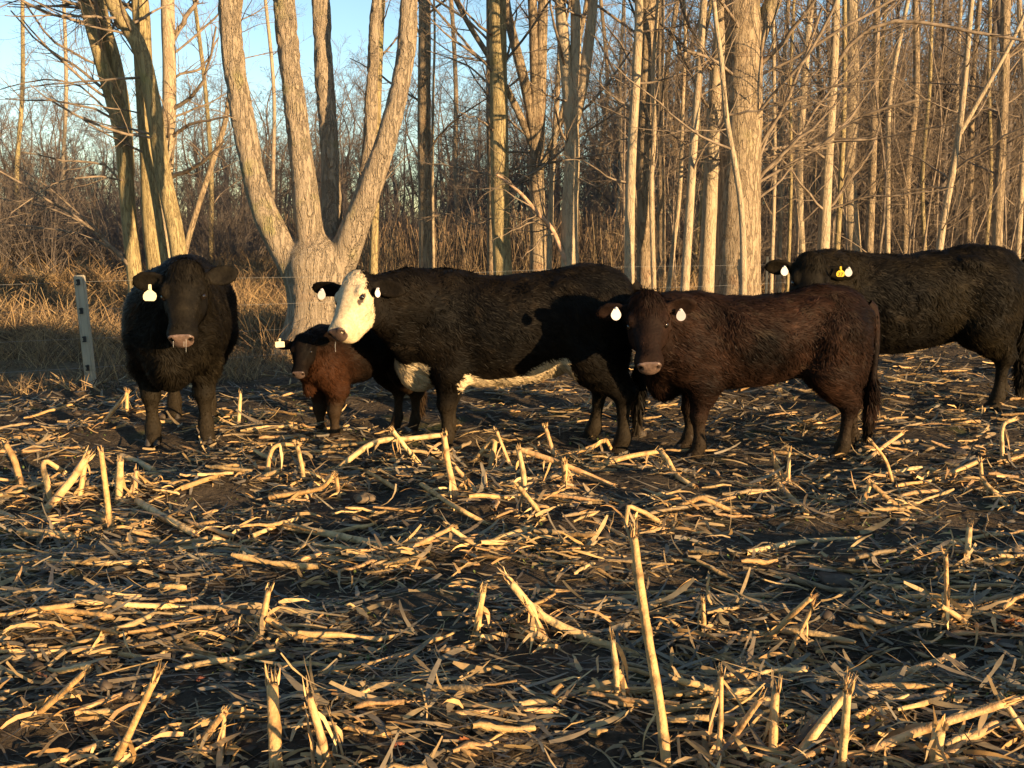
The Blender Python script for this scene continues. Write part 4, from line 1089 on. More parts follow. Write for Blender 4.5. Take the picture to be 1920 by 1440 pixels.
    flow = np.where((oh & eard)[:, None], np.sign(hb[:, 1:2]) * M[1][None] - 0.3 * M[2][None] * 0 + M[0][None] * 0.25, flow)
    sw = np.stack([vnoise(B0[:, 0] * 4, B0[:, 1] * 4, B0[:, 2] * 4, seed + 40 + i) for i in range(3)], 1)
    sw2 = np.stack([vnoise(B0[:, 0] * 16, B0[:, 1] * 16, B0[:, 2] * 16, seed + 50 + i) for i in range(3)], 1)
    wig = np.where(oh, 0.25, 1.0)[:, None]
    d = norm(flow) + wig * (0.75 * sw + 0.7 * sw2) + 0.22 * rng.normal(size=(nhair, 3))
    d = norm(d - Nn * (d * Nn).sum(1, keepdims=True))
    ln = np.where(oh, np.where(hb[:, 0] < 0.10, 0.040 * tuft, 0.016) * hs, np.where(ol, 0.015, 0.044) * s) * hair
    ln = np.where(oh & (hb[:, 2] < -0.16) & (hb[:, 0] < 0.42), 0.034 * hs, ln)
    ln = np.where(oh & eard, 0.014 * hs, ln)
    ln = ln * rng.uniform(0.6, 1.4, nhair)
    lift = np.where(oh, 0.14, 0.26)[:, None] * rng.uniform(0.5, 1.5, (nhair, 1)) + (0.18 * np.clip(sw2[:, :1], 0, 1))
    d1 = norm(d + Nn * lift); d2 = norm(d + Nn * (lift - 0.35))
    side = norm(np.cross(d, Nn))
    wd = np.where(oh, 0.0020, 0.0029) * rng.uniform(0.7, 1.4, nhair) * (0.7 + 0.3 * s)
    p0 = B0 - Nn * 0.002; p1 = p0 + d1 * (ln * 0.55)[:, None]; p2 = p1 + d2 * (ln * 0.5)[:, None]
    keepm = ~skip
    p0, p1, p2, side, wd, Nn2, d, hb_, ohh = [q[keepm] for q in (p0, p1, p2, side, wd, Nn, d, hb, oh)]
    n = len(p0)
    VV = np.stack([p0 - side * wd[:, None], p0 + side * wd[:, None], p1 - side * (wd * 0.8)[:, None], p1 + side * (wd * 0.8)[:, None], p2], 1).reshape(-1, 3)
    base = np.arange(n)[:, None] * 5
    FF = np.concatenate([base + [0, 1, 3], base + [0, 3, 2], base + [2, 3, 4]])
    cc = colour(p0, hb_, ohh, s, rng)
    cc = cc * rng.uniform(0.75, 1.35, (n, 1))
    tip = 1.25
    CC = np.stack([cc, cc, cc * 1.1, cc * 1.1, cc * tip], 1).reshape(-1, 3)
    nn = norm(Nn2 + 0.35 * d + 0.25 * rng.normal(size=(n, 3)))
    NN = np.repeat(nn, 5, axis=0)
    link('coat', make_mesh('coat', VV, FF, FUR, cols=CC, normals=NN), root)
    # -------- eyes
    import bmesh
    for y in (1, -1):
        bm = bmesh.new(); bmesh.ops.create_icosphere(bm, subdivisions=2, radius=0.025 * hs)
        me = bpy.data.meshes.new('eye'); bm.to_mesh(me); bm.free(); me.materials.append(EYE)
        me.polygons.foreach_set('use_smooth', np.ones(len(me.polygons), dtype=bool))
        o = link('eye', me, root); o.location = H(0.190, 0.117 * y, -0.062)
    # -------- nose pad: a shallow patch moulded on the muzzle front
    la = np.radians(np.linspace(-56, 56, 19)); ph = np.radians(np.linspace(-38, 66, 15))
    LA, PH = np.meshgrid(la, ph)
    u_, w_ = LA / la[-1], (PH - ph.mean()) / (ph[-1] - ph.mean())
    edge = np.clip((np.abs(u_) ** 3 + np.abs(w_) ** 3) - 0.62, 0, 1.2)
    nostril = np.exp(-(((np.abs(LA) - 0.66) / 0.17) ** 2 + ((PH - 0.42 + 0.9 * (np.abs(LA) - 0.66)) / 0.26) ** 2))
    dirs = np.stack([0.075 * np.cos(PH) * np.cos(LA), 0.090 * np.sin(LA), 0.072 * np.sin(PH) * np.cos(LA)], -1).reshape(-1, 3)
    cen_m = np.array([0.445, 0, -0.085]); qq = np.linspace(0.6, 1.6, 41)
    smp = np.array([[H(*(cen_m + d_ * q2)) for q2 in qq] for d_ in dirs])          # (n,41,3)
    gi = (smp - fd.lo) / fd.h; g0 = np.clip(np.floor(gi).astype(int), 0, np.array(fd.n) - 2); gf = gi - g0
    val = 0
    for a1 in (0, 1):
        for a2 in (0, 1):
            for a3 in (0, 1):
                val = val + fd.vol[g0[..., 0] + a1, g0[..., 1] + a2, g0[..., 2] + a3] * (gf[..., 0] if a1 else 1 - gf[..., 0]) * (gf[..., 1] if a2 else 1 - gf[..., 1]) * (gf[..., 2] if a3 else 1 - gf[..., 2])
    q_ = (qq[np.argmax(val > 0, axis=1)]).reshape(LA.shape) + 0.050 - 0.34 * edge - 0.08 * nostril
    dd = dirs.reshape(LA.shape + (3,)) * q_[..., None] + cen_m
    hx_, wy, wz = dd[..., 0], dd[..., 1], dd[..., 2]
    U = LA
    ncol = np.array(nose)[None] * (1 - 0.9 * np.clip(nostril.ravel() * 1.4, 0, 1))[:, None]
    NV = np.array([H(a_, b2, c2) for a_, b2, c2 in zip(hx_.ravel(), wy.ravel(), wz.ravel())])
    ix = np.arange(NV.shape[0]).reshape(U.shape)
    NF = np.stack([ix[:-1, :-1], ix[:-1, 1:], ix[1:, 1:], ix[1:, :-1]], -1).reshape(-1, 4)
    link('nose', make_mesh('nose', NV, NF, NOSE_MAT, cols=ncol), root)
    # -------- hooves: cloven, two toes each
    for (k, sd), (P, R) in LG.items():
        parts = []
        for t in (1, -1):
            cx = P[4] + np.array([0.012 * s, 0.027 * s * t, 0]); cx[2] = 0
            ang = np.linspace(0, 2 * np.pi, 11)[:-1]
            rings = []
            for z, sc, fx in ((0.0, 1.0, 0.022), (0.03, 0.92, 0.012), (0.066, 0.74, 0.0)):
                rings.append(np.stack([cx[0] + fx * s + np.cos(ang) * 0.060 * s * sc, cx[1] + np.sin(ang) * 0.029 * s * sc, np.full(10, z * s)], 1))
            rv = np.concatenate(rings); i_ = np.arange(30).reshape(3, 10); j_ = np.roll(i_, -1, 1)
            parts.append((rv, np.stack([i_[:-1], j_[:-1], j_[1:], i_[1:]], -1).reshape(-1, 4), None))
        hv, hf, _ = merge(parts)
        link('hoof', make_mesh('hoof', hv, hf, HOOF), root)
    # -------- tail
    if tail:
        r0 = np.array([T[0, 0] + 0.035 * s, 0, 1.20 * s])
        tp = resample([r0, r0 + [-0.05 * s, 0.005, -0.06 * s], r0 + [-0.075 * s, 0.01, -0.30 * s], r0 + [-0.06 * s, 0.02, -0.62 * s], r0 + [-0.05 * s, 0.01, -0.98 * s]], 22)
        tr = np.interp(np.linspace(0, 1, 22), [0, 0.1, 0.5, 0.62, 0.8, 1.0], np.array([0.055, 0.038, 0.028, 0.035, 0.045, 0.012]) * s)
        tv, tf = tubes(tp[None], tr[None], 10)
        tcol = colour(tv, np.full_like(tv, -9), np.zeros(len(tv), bool), s, rng)
        tl = link('tail', make_mesh('tail', tv, tf, HIDE, cols=tcol), root)
        nl_ = 2600
        q = rng.random(nl_) ** 0.8
        cpt = np.stack([np.interp(q, np.linspace(0, 1, 22), tp[:, i]) for i in range(3)], 1)
        cr_ = np.interp(q, np.linspace(0, 1, 22), tr)
        th = rng.random(nl_) * 2 * np.pi
        out = np.stack([np.cos(th), np.sin(th), np.zeros(nl_)], 1)
        P0 = cpt + out * cr_[:, None] * 0.8
        ll = np.where(q > 0.55, 0.14, 0.05) * s * rng.uniform(0.6, 1.2, nl_)
        swg = 0.3 * np.stack([vnoise(P0[:, 0] * 20, P0[:, 1] * 20, P0[:, 2] * 6, seed + i) for i in range(3)], 1)
        dd = norm(np.array([0, 0, -1.0]) + 0.22 * out + swg + 0.1 * rng.normal(size=(nl_, 3)))
        sd_ = norm(np.cross(dd, out))
        w2 = 0.0045 * s * rng.uniform(0.6, 1.3, nl_)
        P1 = P0 + dd * (ll * 0.5)[:, None]; P2 = P1 + norm(dd - 0.15 * out + 0.5 * swg) * (ll * 0.5)[:, None]
        VV = np.stack([P0 - sd_ * w2[:, None], P0 + sd_ * w2[:, None], P1 - sd_ * w2[:, None], P1 + sd_ * w2[:, None], P2], 1).reshape(-1, 3)
        bs = np.arange(nl_)[:, None] * 5
        FF = np.concatenate([bs + [0, 1, 3], bs + [0, 3, 2], bs + [2, 3, 4]])
        c0 = colour(P0, np.full_like(P0, -9), np.zeros(nl_, bool), s, rng) * rng.uniform(0.6, 1.7, (nl_, 1))
        link('tail_hair', make_mesh('tail_hair', VV, FF, FUR, cols=np.repeat(c0, 5, 0), normals=np.repeat(norm(out + 0.3 * rng.normal(size=(nl_, 3))), 5, 0)), tl)
    # -------- ear tags: thin plates hung on the ear
    for tg in tags:
        shape, mat, ppx, size, txt = tg[:5]
        yaw_t = tg[5] if len(tg) > 5 else 0.0
        tlab = tg[6] if len(tg) > 6 else None
        if shape == 'flag':
            out = [(-.10, 1.0), (.10, 1.0), (.13, .58), (.44, .34), (.50, .12), (.44, -.12), (.30, -.25), (-.34, -.25), (-.48, -.12), (-.50, .14), (-.40, .36), (-.13, .58)]
        elif shape == 'square':
            out = [(-.08, .75), (.08, .75), (.10, .40), (.45, .38), (.5, .33), (.5, -.20), (.45, -.25), (-.45, -.25), (-.5, -.20), (-.5, .33), (-.45, .38), (-.10, .40)]
        else:
            an = np.linspace(0, 2 * np.pi, 19)[:-1]
            out = [(0.5 * math.sin(q) * (1 - 0.33 * max(0, math.cos(q)) ** 1.5), 0.55 * math.cos(q) + (0.22 * max(0, math.cos(q)) ** 3)) for q in an][::-1]
        o2 = np.array(out) * size
        n = len(o2)
        TV = np.concatenate([np.c_[o2[:, 0], np.full(n, -0.0015), o2[:, 1]], np.c_[o2[:, 0], np.full(n, 0.0015), o2[:, 1]]])
        me = bpy.data.meshes.new('ear_tag')
        fs = [list(range(n)) , list(range(n, 2 * n))[::-1]] + [[i, (i + 1) % n, n + (i + 1) % n, n + i][::-1] for i in range(n)]
        me.from_pydata([tuple(v) for v in TV], [], fs); me.update(); me.materials.append(mat)
        o = link('ear_tag', me, root, label=tlab)
        o.location = toL(at(*ppx)); o.rotation_euler = (math.radians(-6), math.radians(rng.uniform(-6, 6)), -yaw + yaw_t)
        bmb = bmesh.new(); bmesh.ops.create_cone(bmb, cap_ends=True, segments=10, radius1=0.009, radius2=0.006, depth=0.012, matrix=Matrix.Translation((0, -0.006, size * 0.62)) @ Matrix.Rotation(math.pi / 2, 4, 'X'))
        mb = bpy.data.meshes.new('tag_stud'); bmb.to_mesh(mb); bmb.free(); mb.materials.append(mat)
        link('tag_stud', mb, o)
        if txt:
            cu = bpy.data.curves.new('tag_number', 'FONT'); cu.body = txt; cu.size = size * 0.62; cu.align_x = 'CENTER'; cu.align_y = 'CENTER'; cu.extrude = 0.0006
            tmp = bpy.data.objects.new('tmp', cu)
            mt = bpy.data.meshes.new_from_object(tmp)
            bpy.data.objects.remove(tmp)
            mt.materials.clear(); mt.materials.append(TAG_INK)
            t_o = link('tag_number', mt, o); t_o.rotation_euler = (math.pi / 2, 0, 0); t_o.location = (0, -0.0030, 0.02 * size)
    for (px0, py0, py1, Yd) in drool:
        a_, b2 = toL(at(px0, py0, Yd)), toL(at(px0, py1, Yd))
        P = resample([a_, (a_ + b2) / 2 + [0.002, 0, 0], b2], 6)
        dv, df = tubes(P[None], np.full((1, 6), 0.0005), 5)
        link('drool_strand', make_mesh('drool_strand', dv, df, DROOL), root)
    return root

def blackish(base, brown, brown_amt, seed, extra=None):
    base, brown = np.array(base), np.array(brown)
    def f(V, hl, oh, s, rng):
        n = np.clip(0.5 + 0.6 * fbm(V[:, 0] * 3.2, V[:, 1] * 3.2, V[:, 2] * 4.0, seed=seed), 0, 1)[:, None]
        c = base * (1 - n * brown_amt) + brown * n * brown_amt
        c = c * (0.75 + 0.5 * vnoise(V[:, 0] * 22, V[:, 1] * 22, V[:, 2] * 12, seed=seed + 5)[:, None] ** 2 * 1.5)
        pt = np.clip((vnoise(V[:, 0] * 13, V[:, 1] * 13, V[:, 2] * 17, seed=seed + 8) - 0.55) / 0.25, 0, 1)[:, None] * ((V[:, 2] > 0.75 * s) & ~oh)[:, None] * 0.32
        c = c * (1 - pt) + (np.array([0.055, 0.040, 0.026]) * (0.5 + brown.sum() * 10)) * pt
        lg = (np.clip((0.40 - V[:, 2] / s) / 0.2, 0, 1) * (~oh) * 0.65)[:, None]
        c = c * 0.62 * (1 - lg) + np.array([0.026, 0.019, 0.011]) * lg
        if extra is not None: c = extra(c, V, hl, oh, s)
        return c
    return f

def white_face(c, V, hl, oh, s):
    wh = np.array([0.58, 0.45, 0.275])
    n = 0.012 * vnoise(V[:, 0] * 25, V[:, 1] * 25, V[:, 2] * 25, seed=77) + 0.006 * vnoise(V[:, 0] * 90, V[:, 1] * 90, V[:, 2] * 90, seed=79)
    lim = np.interp(hl[:, 0], [-0.06, 0.0, 0.14, 0.30, 0.6], [0.05, 0.105, 0.150, 0.20, 0.20])
    back = np.interp(hl[:, 0], [-0.06, 0.02, 0.16, 0.30, 0.55], [-0.10, -0.12, -0.165, -0.34, -0.40])
    face = oh & (np.abs(hl[:, 1]) < lim + n) & (hl[:, 2] > back + n) & (hl[:, 0] > -0.06 + n)
    wh = wh * (0.90 + 0.10 * vnoise(V[:, 0] * 12, V[:, 1] * 12, V[:, 2] * 12, seed=80))[:, None]
    c = np.where(face[:, None], wh, c)
    # dark patch below the animal's left eye
    ex, ez = (hl[:, 0] - 0.205) / 0.052, (hl[:, 2] + 0.068) / 0.020
    c = np.where((face & (np.abs(hl[:, 1]) > 0.07) & (hl[:, 1] > 0) & (ex ** 2 + ez ** 2 < 1))[:, None], np.array([0.06, 0.045, 0.035]), c)
    c = np.where((face & (np.abs(hl[:, 1]) > 0.07) & (((hl[:, 0] - 0.185) / 0.024) ** 2 + ((hl[:, 2] + 0.064) / 0.018) ** 2 < 1))[:, None], np.array([0.06, 0.045, 0.035]), c)
    x, z = V[:, 0] / s, V[:, 2] / s
    nb = 0.03 * vnoise(V[:, 0] * 9, V[:, 1] * 9, V[:, 2] * 9, seed=78)
    line = np.interp(x / 0.99, TORSO[:, 0], TORSO[:, 2]) + np.interp(x, [-0.45, -0.30, -0.1, 0.15, 0.35], [0.12, 0.16, 0.105, 0.085, 0.13])
    belly = (~oh) & (z < line + 0.7 * nb) & (z > 0.38) & (x > -0.46 + nb) & (x < 0.38) & (np.abs(V[:, 1]) < 0.30 * s)
    brisk = (~oh) & (x > 0.60 + nb) & (z < 0.665 + 1.5 * nb) & (z > 0.40)
    return np.where((belly | brisk)[:, None], wh * 0.92, c)

def calf_red(c, V, hl, oh, s):
    x, z = V[:, 0] / s, V[:, 2] / s
    w = (np.clip((x - 0.15) / 0.35, 0, 1) * np.clip((1.15 - z) / 0.3, 0, 1) * np.clip((z - 0.42) / 0.15, 0, 1) * (~oh))[:, None]
    g = (0.7 * np.clip((0.62 - z) / 0.2, 0, 1) * (~oh))[:, None]
    c = c * (1 - g) + np.array([0.034, 0.020, 0.010]) * g
    return c * (1 - w) + np.array([0.032, 0.0125, 0.0055]) * w

def build_cattle():
    BLK = (0.0065, 0.0055, 0.0045)
    grp = 'cattle standing in the corn stubble'
    # A: faces the camera on the left
    build_cow('cow', 'shaggy black cow facing the camera beside the wooden fence post', 'cow', (-2.44, 7.86), math.atan2(-0.98, 0.17), 0.95,
              at(343, 499, 7.02), at(336, 632, 6.74), np.array([0.10, -1, 0.55]), 0.98, blackish(BLK, (0.024, 0.0185, 0.011), 0.85, 11), 101, grp,
              legs={('f', 1): (0.0, 0.02), ('f', -1): (0.02, 0.0), ('h', 1): (0.1, -0.05), ('h', -1): (0.0, 0)}, hair=1.25, lenx=0.95, neck_r=(0.27, 0.17),
              nose=NOSE, tags=(('flag', TAG_CREAM, (281, 558, 6.90), 0.085, None, 0.15, 'cream flag-shaped tag in the ear'),),
              ears={-1: ((-0.02, -1, -0.10), (0.75, 0.0, 0.65)), 1: ((-0.16, 1, 0.05), (0.3, 0.2, 0.9))},
              drool=((325, 640, 651, 6.72), (345, 640, 650, 6.72), (349, 636, 660, 6.71)), leg_r=1.0)
    # B: white face
    build_cow('cow', 'black cow with a white face, white brisket and white belly stripe', 'cow', (0.02, 7.68), math.atan2(0.10, -1), 1.0,
              at(660, 516, 7.32), at(618, 626, 7.00), np.array([-0.66, -0.78, 0.46]), 0.92, blackish(BLK, (0.0165, 0.011, 0.006), 0.8, 12, white_face), 102, grp,
              legs={('h', 1): (-0.13, 0.02), ('h', -1): (0.10, 0), ('f', 1): (0.02, 0), ('f', -1): (0.06, 0)}, lenx=0.99, nose=NOSE_DARK,
              tags=(('drop', TAG_WHITE, (603, 553, 7.24), 0.058, None, -0.3), ('drop', TAG_WHITE, (708, 550, 7.22), 0.050, None, 0.9)),
              ears={-1: ((0.0, -1, 0.45), (0.85, 0.1, 0.3)), 1: ((0.0, 1, -0.75), (0.6, 0.5, 0.6))}, drool=((629, 641, 660, 7.02),), dewlap=1, hair=0.95, neck_r=(0.28, 0.165), ear_l=1.25, jaw=1.0, leg_r=0.93)
    # C: brown in front
    TH = TORSO.copy(); TH[:, 2] += np.interp(TH[:, 0], [-0.9, -0.4, 0.3, 0.9], [0.05, 0.10, 0.09, 0.05])
    build_cow('cow', 'dark brown long-haired heifer standing in front with two white ear tags', 'cow', (1.66, 7.19), math.atan2(0.02, -1), 0.865,
              at(1212, 556, 6.87), at(1217, 684, 6.60), np.array([-0.16, -1, 0.50]), 0.98, blackish((0.0075, 0.0046, 0.0034), (0.036, 0.0175, 0.0110), 0.95, 13), 103, grp,
              legs={('h', 1): (0.02, 0.02), ('h', -1): (-0.17, 0.02), ('f', 1): (0.0, 0), ('f', -1): (0.03, 0)}, hair=1.2, nose=NOSE, tuft=1.5, torso=TH, leg_r=0.92, brisket=0.85,
              tags=(('drop', TAG_WHITE, (1155, 590, 6.80), 0.066, None, 0.1), ('drop', TAG_WHITE, (1277, 592, 6.84), 0.062, None, -0.35)),
              ears={-1: ((0.02, -1, -0.05), (0.8, 0.0, 0.55)), 1: ((0.0, 1, 0.16), (0.8, -0.2, 0.5))}, neck_r=(0.27, 0.155), dewlap=1)
    # D: behind on the right
    build_cow('cow', 'large black cow standing behind the brown heifer, wearing a yellow numbered ear tag', 'cow', (3.38, 9.16), math.atan2(0.06, -1), 1.045,
              at(1524, 484, 8.72), at(1518, 600, 8.46), np.array([-0.10, -1, 0.45]), 0.98, blackish(BLK, (0.022, 0.016, 0.008), 0.85, 14), 104, grp,
              legs={('h', 1): (0.00, 0.02), ('h', -1): (-0.17, 0.0), ('f', 1): (0.06, 0), ('f', -1): (-0.05, 0)}, hair=1.1, lenx=1.06, leg_r=0.93, nose=NOSE_DARK,
              tags=(('drop', TAG_WHITE, (1471, 509, 8.62), 0.062, None, 0.05), ('drop', TAG_WHITE, (1591, 511, 8.62), 0.060, None, -0.2), ('flag', TAG_YELLOW, (1576, 515, 8.60), 0.066, '27', -0.15, 'yellow ear tag printed with a number')),
              ears={-1: ((0.04, -1, -0.02), (0.8, 0.0, 0.5)), 1: ((0.05, 1, -0.05), (0.8, 0.0, 0.5))}, neck_r=(0.27, 0.17))
    # E: calf
    TC = TORSO.copy(); TC[:, 2] += 0.16
    build_cow('calf', 'small reddish black calf half hidden behind the white-faced cow', 'calf', (-1.15, 7.97), math.atan2(-0.68, -0.73), 0.68,
              at(566, 631, 7.40), at(556, 699, 7.22), np.array([-0.18, -1, 0.55]), 0.98, blackish((0.008, 0.0055, 0.004), (0.025, 0.013, 0.007), 0.6, 15, calf_red), 105, grp,
              torso=TC, legs={('f', 1): (0.02, 0.0), ('h', 1): (-0.05, 0)}, hair=1.1, nhair=30000, nose=NOSE_DARK, vox=0.0095,
              tags=(('square', TAG_CREAM, (525, 647, 7.28), 0.062, None, 0.1, 'cream square ear tag'),), lenx=0.92, neck_r=(0.20, 0.14), widen=0.80, brisket=0.35, jaw=0.1,
              ears={-1: ((0.05, -1, 0.0), (0.7, 0.0, 0.7)), 1: ((-0.06, 1, 0.10), (0.7, 0.0, 0.7))}, leg_r=1.05)
build_cattle()
# ================================================================== CORN STUBBLE
STALK = attr_mat('dry_corn_stalk', rough=0.55, spec=0.25, nscale=26, namp=0.30, bump=0.35, bscale=60)
HUSK = attr_mat('dry_corn_husk', rough=0.6, spec=0.2, nscale=30, namp=0.28)
TAN = np.array([[0.58, 0.365, 0.150], [0.64, 0.425, 0.19], [0.50, 0.295, 0.115], [0.56, 0.33, 0.145], [0.36, 0.25, 0.13]])

